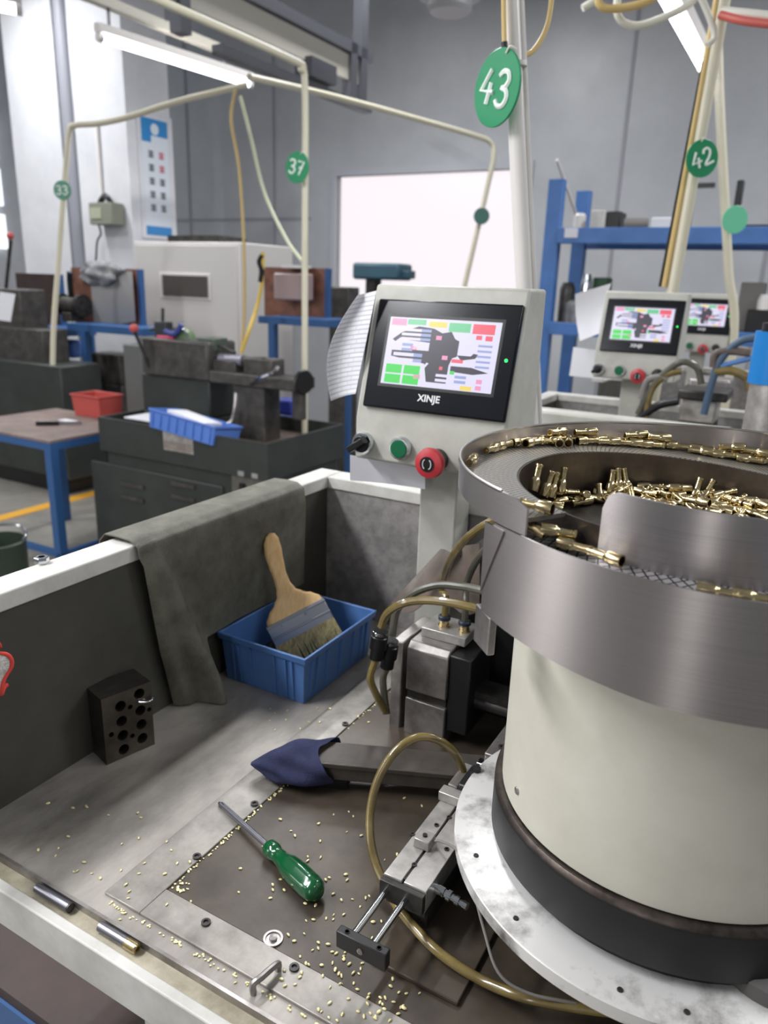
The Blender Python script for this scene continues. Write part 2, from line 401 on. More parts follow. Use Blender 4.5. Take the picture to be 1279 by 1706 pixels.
# ================================================================== MACHINE BENCH
WI, DF, DN = -0.66, 0.995, 0.345     # inner face of left wall, inner face of far wall, front edge of tray floor
ZF, ZR = 0.91, 1.145
def make_bench():
    t = thing('machine_bench', 'cream edged machine bench with open oily steel tray in the foreground', 'workbench', LW(-0.2, 0.65, 0), FRA)
    MB(FR).box((WI, DN, ZF - 0.006), (0.42, DF, ZF)).build('tray_floor', traysteel, t)
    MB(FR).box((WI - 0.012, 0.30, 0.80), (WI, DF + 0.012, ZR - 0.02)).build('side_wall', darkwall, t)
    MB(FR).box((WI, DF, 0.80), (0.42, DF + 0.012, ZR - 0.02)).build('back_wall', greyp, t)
    rm = MB(FR)
    rm.box((WI - 0.038, 0.30, ZR - 0.02), (WI + 0.003, DF + 0.04, ZR)); rm.box((WI + 0.003, DF - 0.003, ZR - 0.02), (0.42, DF + 0.04, ZR))
    rm.build('rim', whitep, t, bevel=0.002)
    MB(FR).box((WI, DN - 0.003, ZF - 0.008), (0.42, DN, ZF + 0.0015)).build('floor_edge', steel, t)
    zb = dpl(120, 1615, 0.316).z
    MB(FR).box((WI - 0.03, 0.314, zb), (0.42, 0.324, ZF + 0.004)).build('front_lip', whitep, t, bevel=0.0015)
    MB(FR).box((WI, 0.324, ZF - 0.012), (0.42, DN - 0.003, ZF - 0.006)).build('drain_channel', channelm, t)
    MB(FR).box((-0.432, 0.395, ZF), (0.30, 0.90, ZF + 0.0015)).build('base_plate', platesteel, t)
    c = MB(FR)
    c.box((-0.478, 0.362, ZF), (-0.433, 0.93, ZF + 0.003)); c.box((-0.433, 0.362, ZF), (0.30, 0.394, ZF + 0.003))
    c.build('cover_strip', stripsteel, t, bevel=0.0008)
    for x, y in ((343, 1538), (490, 1613), (328, 1428), (424, 1340), (575, 1207)):
        p = lz(x, y, ZF + 0.003)
        MB(FR).lathe([(0.0042, 0), (0.0042, 0.002), (0.0024, 0.002), (0.002, 0.0006)], (p.x, p.y, ZF + 0.0028), n=12).build('bolt', darksteel, t)
    p = lz(455, 1567, ZF)
    MB(FR).lathe([(0.0085, 0), (0.0085, 0.002), (0.0065, 0.002), (0.006, 0.0008), (0.0035, 0.0008), (0.0033, 0.003), (0.0, 0.0035)], (p.x, p.y, ZF + 0.001), n=20).build('bolt', steel, t)
    bs = MB(FR); bs.box((WI + 0.12, 0.62, 0.0), (0.40, DF - 0.02, 0.80)); 
    bs.build('base_cabinet', blackm, t)
    MB(FR).box((-0.405, 0.335, 0.0), (-0.36, 0.385, 0.862)).build('leg', whitep, t)
    MB(FR).box((0.32, 0.335, 0.0), (0.37, 0.385, 0.862)).build('leg', whitep, t)
    MB(FR).box((WI - 0.012, 0.44, 0.80), (0.42, DF, 0.862)).build('tray_underside', darksteel, t)
    return t
bench = make_bench()
SH = Vector((math.sin(R(29)), math.cos(R(29)), 0)) * 1.25
for k, lab in ((1, 'second machine bench standing directly behind the brushed steel bowl'), (2, 'third machine bench farthest away below the smallest control panel')):
    c = copy_tree(bench, None, ('bolt', 'cover_strip', 'floor_edge', 'drain_channel')); c.location = bench.location + SH * k; c['label'] = lab

# rubber mat draped over the left wall
def mat_pts():
    q = MB(FR)
    d0, d1 = 0.582, 0.915
    path = [(-0.717, 1.08), (-0.7165, 1.12), (-0.714, 1.1405), (-0.705, 1.1495), (-0.68, 1.1505), (-0.662, 1.1495), (-0.6505, 1.143), (-0.6475, 1.12), (-0.649, 1.06), (-0.650, 1.0), (-0.651, 0.96), (-0.651, 0.9125)]
    def fn(u, v):
        s = v * (len(path) - 1); i = min(int(s), len(path) - 2); f = s - i
        w = path[i][0] * (1 - f) + path[i + 1][0] * f; z = path[i][1] * (1 - f) + path[i + 1][1] * f
        hang = max(0, (v - 0.6) / 0.4)
        d = d0 + (d1 - d0) * u
        if hang > 0:
            e = max(0, 1 - u / 0.28)
            d += 0.045 * hang * e + 0.002 * math.sin(u * 20) * hang
            rg = 0.05 + 0.20 * hang
            w += 0.050 * hang ** 0.8 * (u / rg if u < rg else math.exp(-((u - rg) / 0.035) ** 2)) + 0.0015 * math.sin(u * 13 + v * 4) * hang
            w += 0.006 * hang * math.sin(min(1, u / rg) * 9) * (u < rg)
            if u > rg: z += 0.085 * max(0, hang - 0.15) * min(1, (u - rg) / 0.05)
        return (w, d, z)
    return q.sheet(fn, 60, 44, 0.0016)
mat_pts().solo('rubber_mat', rubber, 'grey green rubber mat draped over the left rim of the tray', 'mat', LW(-0.66, 0.75, 0.912), FRA, ang=60)
p = lz(70, 938, ZR)
MB(FR).lathe([(0.0075, 0), (0.0078, 0.001), (0.0078, 0.0065), (0.007, 0.0075), (0.004, 0.0075), (0.004, 0.001)], (p.x, p.y, ZR), n=6).solo('hex_nut', chrome, 'small shiny hex nut lying on the white rim at left', 'nut', LW(p.x, p.y, ZR), FRA)

# glove at the left edge
g = thing('work_glove', 'white knitted work glove with wavy red hem at the left frame edge', 'glove', LW(-0.632, 0.40, 1.03), FRA)
def glove(u, v, hem=False):
    an = u * 2 * math.pi
    d = 0.388 - v * 0.11; rr = 0.026 + 0.004 * math.sin(an * 5) * max(0, 1 - v * 3)
    if v > 0.75: rr *= math.sqrt(max(0.02, 1 - ((v - 0.75) / 0.25) ** 2))
    dd = 0.006 * math.sin(an * 3 + 1) * max(0, 1 - v * 4)
    return (-0.634 + 0.013 * math.cos(an) * rr / 0.034, d + dd, 1.083 + math.sin(an) * rr)
MB(FR).sheet(lambda u, v: glove(1 - u, v), 40, 26).build('knit_body', gwhite, g, ang=80)
MB(FR).tube([glove(k / 40, 0) for k in range(41)], 0.0021, n=8, sub=2).build('red_hem', gred, g, ang=80)
for k in range(4):
    MB(FR).tube([(-0.634, 0.305, 1.06 + k * 0.016), (-0.632, 0.27, 1.058 + k * 0.017), (-0.628, 0.245 + 0.006 * abs(k - 1.5), 1.05 + k * 0.018)], 0.0085, n=10).build('finger', gwhite, g)
MB(FR).tube([(-0.634, 0.365, 1.064), (-0.63, 0.33, 1.042), (-0.628, 0.305, 1.034)], 0.0095, n=10).build('thumb', gwhite, g)
hk = MB(FR); hk.tube([(-0.66, 0.350, 1.125), (-0.645, 0.350, 1.127), (-0.634, 0.350, 1.118), (-0.634, 0.350, 1.10)], 0.002, n=8)
hk.solo('wall_hook', darksteel, 'small dark wire hook holding the white glove at left', 'hook', LW(-0.66, 0.35, 1.12), FRA)

# drilled tool block
q0, q1, q2 = lz(145, 1255, ZF), lz(178, 1275, ZF), lz(258, 1240, ZF)
bw0, bd0 = q1.x, q1.y; ax = (q2 - q1); bw = ax.length; an = math.atan2(ax.y, ax.x)
zt = 0.995
BX = FR @ Matrix.Translation((bw0, bd0, 0)) @ Matrix.Rotation(an, 4, 'Z')
tb = thing('tool_block', 'upright steel tool block drilled with round holes against the left wall', 'tool holder', BX @ Vector((bw / 2, 0.02, ZF)), FRA + an)
# front face with true bores
def holed_block(mb, w, h, dep, holes, z0):
    hs = [(x * w, z0 + z * h, r) for x, z, r in holes]
    nx, nz = 26, 36
    mb.box((0, 0.0002, z0), (w, dep, z0 + h))
    return hs
zz = zt - ZF
blk = MB(BX).box((0, 0.0002, ZF), (bw, 0.042, zt)).build('block', blockst, tb)
cut = MB(BX)
for x, z, r in ((0.36, 0.80, .0065), (0.36, 0.57, .0065), (0.36, 0.35, .0065), (0.36, 0.13, .0065), (0.75, 0.88, .0065), (0.75, 0.62, .0065), (0.75, 0.40, .0065), (0.75, 0.18, .0065),
                (0.55, 0.73, .003), (0.14, 0.43, .0032), (0.93, 0.58, .003), (0.55, 0.28, .003)):
    cut.cyl((x * bw, -0.01, ZF + z * zz), (x * bw, 0.034, ZF + z * zz), r, n=24)
co_ = cut.build('cutter', hole, tb)
bo = blk.modifiers.new('bores', 'BOOLEAN'); bo.object = co_; bo.operation = 'DIFFERENCE'; bo.solver = 'EXACT'
dg_ = bpy.context.evaluated_depsgraph_get(); dg_.update()
me_ = bpy.data.meshes.new_from_object(blk.evaluated_get(dg_)); blk.modifiers.clear(); blk.data = me_
me_.polygons.foreach_set('use_smooth', [True] * len(me_.polygons)); me_.set_sharp_from_angle(angle=R(35))
bpy.data.objects.remove(co_)
p = BX @ Vector((bw * 0.8, -0.001, ZF + zz * 0.74))
MB(BX).tube([(bw * 0.70, -0.002, ZF + zz * 0.775), (bw * 0.86, -0.003, ZF + zz * 0.735), (bw * 0.97, -0.003, ZF + zz * 0.735), (bw * 1.0, -0.002, ZF + zz * 0.765)], 0.0012, n=6).build('wire_clip', chrome, tb)

# blue bin, brush and rag
def bin_mesh(mb, w0, d0, w1, d1, z0, z1, fl=0.009, th=0.003):
    O = lambda k, z: [(w0 + k, d0 + k, z), (w1 - k, d0 + k, z), (w1 - k, d1 - k, z), (w0 + k, d1 - k, z)]
    rings = [O(fl, z0), O(0.002 + th, z1 - 0.010), O(0.002, z1 - 0.010), O(0, z1), O(th * 1.4, z1), O(th * 1.6, z1 - 0.008), O(fl + th, z0 + th)]
    P = [p for r in rings for p in r]; F = [(3, 2, 1, 0)]
    for j in range(len(rings) - 1):
        for k in range(4): F.append((4 * j + k, 4 * j + (k + 1) % 4, 4 * j + 4 + (k + 1) % 4, 4 * j + 4 + k))
    e = 4 * (len(rings) - 1); F.append((e, e + 1, e + 2, e + 3)); mb.add(P, F)
bn = thing('storage_bin', 'blue plastic storage bin holding the paint brush in the tray', 'bin', LW(-0.58, 0.8, ZF), FRA)
mb = MB(FR); bin_mesh(mb, -0.653, 0.712, -0.503, 0.897, ZF, 0.982); mb.build('bin_body', bluepl, bn, bevel=0.0012)
for f in (0.12, 0.2, 0.36, 0.66, 0.8, 0.88):
    w = -0.644 + 0.132 * f; MB(FR).hexa([(w - .0015, .7195, ZF + .002), (w + .0015, .7195, ZF + .002), (w + .0015, .7225, ZF + .002), (w - .0015, .7225, ZF + .002), (w - .0015, .714, .971), (w + .0015, .714, .971), (w + .0015, .718, .971), (w - .0015, .718, .971)]).build('rib', bluepl, bn)
for f in (0.08, 0.16, 0.3, 0.5, 0.7, 0.84, 0.92):
    d = 0.721 + 0.167 * f; MB(FR).hexa([(-.5155, d - .0015, ZF + .002), (-.5105, d - .0015, ZF + .002), (-.5105, d + .0015, ZF + .002), (-.5155, d + .0015, ZF + .002), (-.510, d - .0015, .971), (-.505, d - .0015, .971), (-.505, d + .0015, .971), (-.510, d + .0015, .971)]).build('rib', bluepl, bn)
tip = FR @ Vector(wpl(450, 890, -0.641)); fl_, fr_ = pt(446, 1046, 0.985), pt(538, 998, 1.005)
fm = (fl_ + fr_) / 2; udir = (fr_ - fl_).normalized(); axis = (tip - fm); axis = (axis - udir * axis.dot(udir)).normalized(); ndir = udir.cross(axis).normalized()
hw = (fr_ - fl_).length / 2; LH = (tip - fm).length
BM = Matrix((( udir.x, ndir.x, axis.x, fm.x), (udir.y, ndir.y, axis.y, fm.y), (udir.z, ndir.z, axis.z, fm.z), (0, 0, 0, 1)))
brs = thing('paint_brush', 'wide flat paint brush with pale wooden handle leaning in the blue bin', 'brush', (fm.x, fm.y, 0.92), 0)
off = (tip - fm).dot(udir)
def hprof(v):   # half width along the handle, centre drift
    K = [(0, 1.0), (0.06, 0.97), (0.13, 0.80), (0.2, 0.52), (0.28, 0.33), (0.38, 0.25), (0.5, 0.235), (0.64, 0.27), (0.78, 0.30), (0.9, 0.27), (0.97, 0.18), (1.0, 0.02)]
    for (a, x), (b, y) in zip(K, K[1:]):
        if v <= b: 
            t = (v - a) / (b - a); t = t * t * (3 - 2 * t); return hw * (x + (y - x) * t)
    return 0.001
hp = []; nn = 40
hm = MB(BM); P = []; F = []
for j in range(nn + 1):
    v = j / nn; w = hprof(v); th = 0.008 * (1 - 0.25 * math.sin(min(v * 3, 1) * math.pi)) * (0.35 if v == 1 else 1); cx = off * v * v
    for k in range(16):
        a = 2 * math.pi * k / 16; c_, s_ = math.cos(a), math.sin(a)
        P.append((cx + w * math.copysign(abs(c_) ** 0.7, c_), th * math.copysign(abs(s_) ** 0.7, s_), v * LH))
for j in range(nn):
    for k in range(16): F.append((j * 16 + k, j * 16 + (k + 1) % 16, j * 16 + 16 + (k + 1) % 16, j * 16 + 16 + k))
F.append(tuple(range(16))[::-1]); F.append(tuple(nn * 16 + k for k in range(16)))
hm.add(P, F); hm.build('handle', wood, brs, ang=60)
fe = MB(BM); fe.box((-hw * 1.03, -0.0095, -0.030), (hw * 1.03, 0.0095, 0.002)); fe.box((-hw * 1.035, -0.0102, -0.020), (hw * 1.035, 0.0102, -0.0165)); fe.box((-hw * 1.035, -0.0102, -0.003), (hw * 1.035, 0.0102, 0.0))
for s_ in (-0.55, 0.3): fe.cyl((hw * s_, -0.0112, -0.006), (hw * s_, 0.0112, -0.006), 0.0016, n=10)
fe.build('ferrule', ferrule, brs, bevel=0.0008)
b_ = MB(BM)
random.seed(3)
for i in range(26):
    f = -0.98 + 1.96 * i / 25; L_ = 0.042 + random.uniform(-0.004, 0.004); dx = random.uniform(-0.003, 0.003)
    for y in (-0.006, 0, 0.006):
        x = f * hw; w = hw / 20
        b_.hexa([(x - w * .7 + dx, y - .003, -.03 - L_), (x + w * .7 + dx, y - .003, -.03 - L_), (x + w * .7 + dx, y + .003, -.03 - L_), (x - w * .7 + dx, y + .003, -.03 - L_), (x - w, y - .004, -.029), (x + w, y - .004, -.029), (x + w, y + .004, -.029), (x - w, y + .004, -.029)])
b_.build('bristles', bristle, brs, smooth=False)
def rag(name, m, label, cat, c, rx, ry, rz_, seed, M=ID, noise=0.3, loc=None):
    rnd = random.Random(seed); ph = [rnd.uniform(0, 6.28) for _ in range(6)]
    def fn(u, v):
        a = -u * 2 * math.pi; b = (v - 0.0) * math.pi
        k = 1 + noise * (0.5 * math.sin(3 * a + ph[0] + 2 * b) + 0.4 * math.sin(5 * a + ph[1] - 3 * b) + 0.3 * math.sin(7 * b + ph[2] + 2 * a))
        z = -math.cos(b); rr = math.sin(b) * k
        return (c[0] + rx * rr * math.cos(a), c[1] + ry * rr * math.sin(a), max(c[2] - rz_ * 0.98, c[2] + rz_ * z * (1 + 0.4 * noise * math.sin(4 * a + ph[3]) * math.sin(b))))
    q = MB(M).sheet(fn, 40, 24)
    return q.solo(name, m, label, cat, loc or (M @ Vector((c[0], c[1], c[2] - rz_))), 0, ang=70)
rag('cleaning_rag', ragd, 'crumpled dirty grey rag under the brush inside the blue bin', 'rag', (-0.60, 0.795, ZF + 0.018), 0.032, 0.05, 0.016, 4, FR)
a_, b2 = pt(545, 1050, 1.02), pt(533, 1016, 1.03)
MB().tube([(a_.x, a_.y, a_.z - 0.02), a_, b2], 0.003, n=8).solo('short_stick', wood, 'short pale stick standing in the blue bin beside the bristles', 'stick', (a_.x, a_.y, a_.z - 0.02))

# screwdriver
s0, s1, s2 = pz(368, 1342, ZF + .004), pz(446, 1410, ZF + .010), pz(531, 1490, ZF + .0125)
s0.z = ZF + .0055; s1.z = ZF + 0.0105; s2.z = ZF + 0.0125
sdv = thing('screwdriver', 'screwdriver with translucent green handle lying on the brown base plate', 'screwdriver', (s1.x, s1.y, ZF), 0)
MB().cyl(s0, s1, 0.0030, n=16).build('shaft', shaft, sdv)
dr = (s1 - s0).normalized(); MB().lathe([(0.0012, -0.004), (0.0034, 0.002), (0.0034, 0.006)], s0, dr, n=4).build('blade_tip', darksteel, sdv)
ha = (s2 - s1); hl = ha.length; n = 24
def hr(t):
    K = [(0, .0060), (.03, .0082), (.13, .0086), (.2, .0070), (.3, .0078), (.42, .0108), (.6, .0118), (.85, .0118), (.94, .0104), (1.0, .0060)]
    for (a, x), (b, y) in zip(K, K[1:]):
        if t <= b: return x + (y - x) * (t - a) / (b - a)
    return .004
ha.normalize(); e1 = ha.cross(Vector((0, 0, 1))).normalized(); e2 = e1.cross(ha)
P = []; F = []
for j in range(31):
    t = j / 30
    for k in range(n):
        a = 2 * math.pi * k / n; fl_f = 1 - (0.09 * (0.5 + 0.5 * math.cos(a * 6)) if 0.28 < t < 0.92 else 0)
        P.append(s1 + ha * (t * hl) + (e1 * math.cos(a) + e2 * math.sin(a)) * hr(t) * fl_f)
for j in range(30):
    for k in range(n): F.append((j * n + k, j * n + (k + 1) % n, j * n + n + (k + 1) % n, j * n + n + k))
F.append(tuple(range(n))[::-1]); F.append(tuple(30 * n + k for k in range(n)))
MB().add(P, F).build('handle', greenh, sdv, ang=50)

# rods in the channel
def rod(x0, y0, x1, y1, label, tipm=None):
    z = ZF - 0.0016; a, b = lz(x0, y0, z), lz(x1, y1, z); dm = min(0.337, max(0.3295, (a.y + b.y) / 2)); a.y = b.y = dm
    a, b = FR @ a, FR @ b
    t = thing('steel_rod', label, 'rod', (a.x, a.y, z - .0045), FRA)
    k = 0.72 if tipm else 1.0; m = a.lerp(b, k)
    MB().lathe([(0.003, 0), (0.0043, 0.001), (0.0043, (m - a).length)], a, b - a, n=18).build('rod_body', shaft, t)
    if tipm: MB().lathe([(0.0046, 0), (0.0046, (b - m).length - .001), (0.0038, (b - m).length), (0.002, (b - m).length), (0.002, (b - m).length - 0.004)], m, b - a, n=18).build('brass_tip', brass, t, label='brass end')
    else: MB().lathe([(0.0043, 0), (0.0043, .002), (0.0028, .003)], b, b - a, n=18).build('rod_end', darksteel, t)
rod(66, 1474, 126, 1503, 'plain dark steel rod lying left in the front channel')
rod(172, 1537, 240, 1571, 'dark steel rod with brass tip lying in the front channel', True)
p0, p1 = lz(422, 1655, ZF), lz(462, 1622, ZF)
MB(FR).tube([(p0.x, p0.y, ZF - 0.004), (p0.x, p0.y, ZF + 0.009), (p0.x + 0.003, p0.y + 0.006, ZF + 0.012), (p1.x, p1.y, ZF + 0.010), (p1.x, p1.y + 0.001, ZF + 0.003)], 0.0028, n=8, sub=5).solo('bent_clip', steel, 'small bent steel clip hooked over the front edge of the floor', 'clip', FR @ Vector((p0.x, p0.y, ZF)), FRA)

# steel channel bar with blue rag
ba, bb = lz(487, 1282, 0.935), lz(770, 1308, 0.935)
dv = (bb - ba).normalized(); nv = Vector((-dv.y, dv.x, 0)); Lb = (bb - ba).length + 0.05
bar = MB(FR); A = ba.copy(); A.z = 0
def bp(l, n_, z): return A + dv * l + nv * n_ + Vector((0, 0, z))
zb0, zb1 = ZF + 0.0165, ZF + 0.036
bar.hexa([bp(0, 0, zb0), bp(Lb, 0, zb0), bp(Lb, .042, zb0), bp(0, .042, zb0), bp(0, 0, zb1), bp(Lb, 0, zb1), bp(Lb, .042, zb1), bp(0, .042, zb1)])
bar.hexa([bp(.034, -.002, zb1 - .004), bp(Lb, -.002, zb1 - .004), bp(Lb, 0.002, zb1 - .004), bp(.034, 0.002, zb1 - .004), bp(.034, -.002, zb1 + .002), bp(Lb, -.002, zb1 + .002), bp(Lb, 0.002, zb1 + .002), bp(.034, 0.002, zb1 + .002)])
bt = thing('steel_chute', 'long dark steel bar lying crosswise behind the curved amber hose', 'steel bar', FR @ bp(Lb / 2, 0.02, ZF), FRA)
bar.build('bar', mat('brown_grey_steel', (90, 83, 77), .45, .2, mott=16, c2=(64, 59, 55)), bt, bevel=0.001)
for l in (0.03, Lb - .05):
    MB(FR).hexa([bp(l, .005, ZF + .001), bp(l + .03, .005, ZF + .001), bp(l + .03, .037, ZF + .001), bp(l, .037, ZF + .001), bp(l, .005, zb0), bp(l + .03, .005, zb0), bp(l + .03, .037, zb0), bp(l, .037, zb0)]).build('foot', blackm, bt)
def ragend():
    q = MB(FR); m0 = bp(-0.012, 0.02, 0)
    rnd = random.Random(5)
    def fn(u, v):
        a = -u * 2 * math.pi; l = -0.050 + v * 0.086
        k = math.sin(min(1, (v + 0.03) * 1.6) * math.pi / 2) * (1 + 0.1 * math.sin(3 * a + v * 6) + 0.07 * math.sin(6 * a - v * 9))
        c = bp(l, 0.0225 - 0.010 * (1 - v), 0); top = 0.020 + 0.008 * math.sin(v * 5)
        z = ZF + 0.0225 + 0.0215 * k * math.sin(a) - 0.004 * (1 - v); n_ = 0.0285 * k * math.cos(a)
        return c + nv * n_ + Vector((0, 0, max(ZF + 0.011 - 0.009 * max(0, 1 - v * 2.2), z))) + dv * 0.010 * math.sin(2 * a + 1) * v
    return q.sheet(fn, 40, 20, 0.0)
ragend().solo('blue_cloth', ragb, 'navy blue cloth wrapped over the left end of the steel bar', 'cloth', FR @ bp(-0.02, 0.02, ZF), FRA, ang=70)

# pneumatic gripper block
DG = 0.735
gt = thing('gripper_block', 'greasy steel pneumatic block standing right of the blue bin', 'pneumatic block', LW(dpl(700, 1200, DG).x, DG + 0.03, ZF), FRA)
mb = MB(FR); e = pxbox(mb, 650, 1068, 668, 1216, DG + 0.004, 0.085); mb.build('side_plate', steel, gt, bevel=0.0015)
mb = MB(FR)
w0, w1 = dpl(675, 1150, DG).x, dpl(743, 1150, DG).x
zA, zB, zC, zD = dpl(708, 1088, DG).z, dpl(708, 1158, DG).z, dpl(708, 1172, DG).z, dpl(708, 1232, DG).z
mb.prism([(w0, DG, zB), (w0, DG + 0.055, zB), (w0, DG + 0.055, zA + 0.008), (w0, DG + 0.008, zA + 0.008), (w0, DG, zA)], (w1 - w0, 0, 0)); mb.build('upper_body', steel, gt, bevel=0.0015)
MB(FR).box((w0, DG, zD), (w1, DG + 0.055, zC)).build('lower_body', steel, gt, bevel=0.0015)
MB(FR).box((w0 + .001, DG + 0.004, zC), (w1 - .001, DG + 0.05, zB)).build('guide_groove', darksteel, gt)
MB(FR).box((w0 - .008, DG + 0.008, zD - 0.001), (w1 + 0.030, DG + 0.06, zD)).build('gap_plate', darksteel, gt)
MB(FR).box((w0 - .01, DG + 0.012, ZF + .0015), (w1 - .002, DG + 0.06, zD - .001)).build('pedestal', blackm, gt)
MB(FR).box((w1, DG + 0.004, ZF + 0.02), (w1 + 0.028, DG + 0.07, zA + 0.004)).build('end_cover', blackm, gt, bevel=0.002)
wt0, wt1 = w0 + 0.006, w1 + 0.010; zT = zA + 0.008
MB(FR).box((wt0, DG + 0.024, zT), (wt1, DG + 0.07, zT + 0.012)).build('port_block', alu, gt, bevel=0.001)
ports = []
for f in (0.38, 0.84):
    x = wt0 + (wt1 - wt0) * f; c = (x, DG + 0.042, zT + 0.012)
    fo = MB(FR).lathe([(0.0075, 0), (0.0075, 0.002), (0.006, 0.002), (0.006, 0.009), (0.0072, 0.009), (0.0072, 0.013), (0.004, 0.013), (0.004, 0.011)], c, n=16).build('port_fitting', brass, gt)
    MB(FR).lathe([(0.0074, 0.0088), (0.0078, 0.0095), (0.0078, 0.013), (0.006, 0.0145), (0.0046, 0.0145), (0.0046, 0.0125)], c, n=16).build('release_collar', mat('collar_blue_black', (34, 44, 58), 0.4) if 'collar_blue_black' not in MATS else MATS['collar_blue_black'], fo)
    ports.append(FR @ Vector((x, DG + 0.042, zT + 0.026)))
for i in range(2):
    MB(FR).lathe([(0.0034, 0), (0.0034, 0.003), (0.0018, 0.003), (0.0015, 0.001)], (w0 + 0.012 + 0.03 * i, DG - 0.003, zC - 0.012 - 0.01 * i), (0, -1, 0), n=12)
# shaft to the right
MB(FR).cyl((w1 + 0.028, DG + 0.03, zB - 0.005), (w1 + 0.11, DG + 0.03, zB - 0.005), 0.009).build('guide_shaft', darksteel, gt)
MB(FR).box((w1 + 0.028, DG + 0.022, zB + 0.003), (w1 + 0.12, DG + 0.055, zB + 0.012)).build('guide_rail', darksteel, gt)
# dark spindle housing behind
sp_ = thing('spindle_housing', 'dark boxy spindle housing behind the feeder drum and pneumatic block', 'machine housing', LW(-0.16, 0.86, ZF), FRA)
MB(FR).box((-0.335, 0.83, ZF + .0015), (-0.02, 0.955, ZF + 0.205)).build('housing', blackm, sp_, bevel=0.004)
MB(FR).box((-0.345, 0.82, ZF + 0.205), (-0.0, 0.965, ZF + 0.217)).build('housing_lid', darksteel, sp_, bevel=0.002)

# hoses
def hose(pts, r, m, label, cat='hose', name='air_hose', group=None, **k):
    P = [Vector(p) for p in pts]
    return MB().tube(P, r, **k).solo(name, m, label, cat, P[0], 0, group)
hose([ports[0], ports[0] + Vector((0, 0, 0.025)), pt(735, 980, 0.86), pt(752, 930, 0.80), pt(785, 890, 0.74), pt(835, 858, 0.72)], 0.0042, hoseY, 'amber air hose rising from the left brass port towards the bowl')
hose([ports[1], ports[1] + Vector((0, 0, 0.02)), pt(778, 970, 0.84), pt(800, 925, 0.79), pt(845, 885, 0.75)], 0.0042, hoseG, 'dull hose rising from the right port just behind the skirt edge')
cn = []
for x, y, lab in ((630, 1070, 'left black push fit connector hanging beside the pneumatic block'), (648, 1085, 'right black push fit connector touching the pneumatic block')):
    yy = 0.80 if x < 640 else 0.815
    t_, b_2 = pt(x + 5, y - 26, yy), pt(x - 4, y + 28, yy)
    c = thing('hose_connector', lab, 'connector', b_2)
    MB().lathe([(0.006, 0), (0.0082, 0.001), (0.0082, 0.014), (0.0102, 0.0145), (0.0102, 0.03), (0.0090, 0.031), (0.0090, 0.0375), (0.006, 0.0375)], b_2, t_ - b_2, n=18).build('connector_body', blackpl, c)
    MB().lathe([(0.0091, 0.033), (0.0094, 0.0335), (0.0094, 0.0365), (0.0090, 0.037)], b_2, t_ - b_2, n=18).build('collar_ring', chrome, c)
    cn.append((t_, b_2))
hose([cn[0][0], pt(645, 1022, .795), pt(672, 1005, .78), pt(710, 1000, .77), pt(755, 1005, .755), pt(800, 1015, .74), pt(840, 1020, .73)], 0.0048, hoseY, 'amber hose arching from the left black connector behind the steel skirt')
hose([cn[1][0], pt(662, 1015, .82), pt(690, 988, .81), pt(730, 975, .80), pt(775, 978, .78), pt(810, 985, .76), pt(850, 990, .75)], 0.0048, hoseG, 'grey hose arching from the right black connector above the amber one')
hose([cn[0][1], pt(617, 1130, .80), pt(628, 1160, .80), pt(642, 1185, .80)], 0.0045, hoseY, 'short amber hose hanging below the left black connector')
hose([cn[1][1], pt(638, 1130, .815), pt(640, 1160, .81), pt(644, 1190, .80)], 0.0045, hoseG, 'short grey hose hanging below the right black connector')
hose([pt(772, 1303, .655), pt(770, 1280, .655), pt(755, 1252, .65), pt(725, 1231, .645), pt(690, 1230, .64), pt(655, 1256, .63), pt(629, 1300, .62), pt(617, 1350, .605), pt(617, 1400, .585), pt(630, 1450, .565), pt(655, 1500, .54), pt(690, 1545, .51), pt(735, 1590, .485), pt(800, 1632, .465), pt(870, 1660, .445), pt(960, 1678, .435), pt(1060, 1690, .425)], 0.0042, hoseY, 'long amber hose looping over the slide unit in the foreground', sub=8, n=14)
# folded brown sheet behind the hoses
s_a, s_b, s_c, s_d = pt(652, 1004, .93), pt(735, 915, .93), pt(800, 905, .86), pt(800, 1010, .86)
def foldfn(u, v):
    A_ = s_a.lerp(s_b, u); B_ = s_d.lerp(s_c, u); p = A_.lerp(B_, v)
    p.y -= 0.030 * math.exp(-((v - 0.33) / 0.18) ** 2) * (0.3 + u * .5); p.z -= 0.012 * math.sin(v * 9) * (1 - u); return p
MB().sheet(foldfn, 20, 24, 0.0015).solo('cover_sheet', leather, 'glossy brown folded cover sheet behind the hoses beside the post', 'cover', s_a, 0, ang=60)

# ================================================================== SLIDE UNIT
zs = 0.965
sa, sb_, sc_ = lz(641, 1455, zs), lz(710, 1482, zs), lz(745, 1322, zs)
x0, x1 = -0.246, -0.2055; y0, y1 = 0.465, 0.580
sl = thing('slide_unit', 'small aluminium pneumatic slide with two chrome rods beside the feeder', 'pneumatic slide', LW(-0.225, 0.53, ZF), FRA)
xm = x0 + 0.017
MB(FR).box((x0, y0, zs - 0.022), (xm, y1, zs)).build('slide_rail', alu, sl, bevel=0.0006)
MB(FR).box((xm + 0.0022, y0, zs - 0.022), (x1, y1, zs)).build('slide_rail', alu, sl, bevel=0.0006)
MB(FR).box((xm, y0 + .001, zs - 0.021), (xm + 0.0022, y1, zs - 0.003)).build('slide_groove', hole, sl)
MB(FR).box((x0 + .002, y0 + .002, zs - 0.030), (x1 - .001, y1, zs - 0.022)).build('slide_bed', darksteel, sl)
MB(FR).box((x0 - .001, y0 - .006, zs - 0.020), (x1, y0, zs - 0.002)).build('end_plate', darksteel, sl, bevel=0.0006)
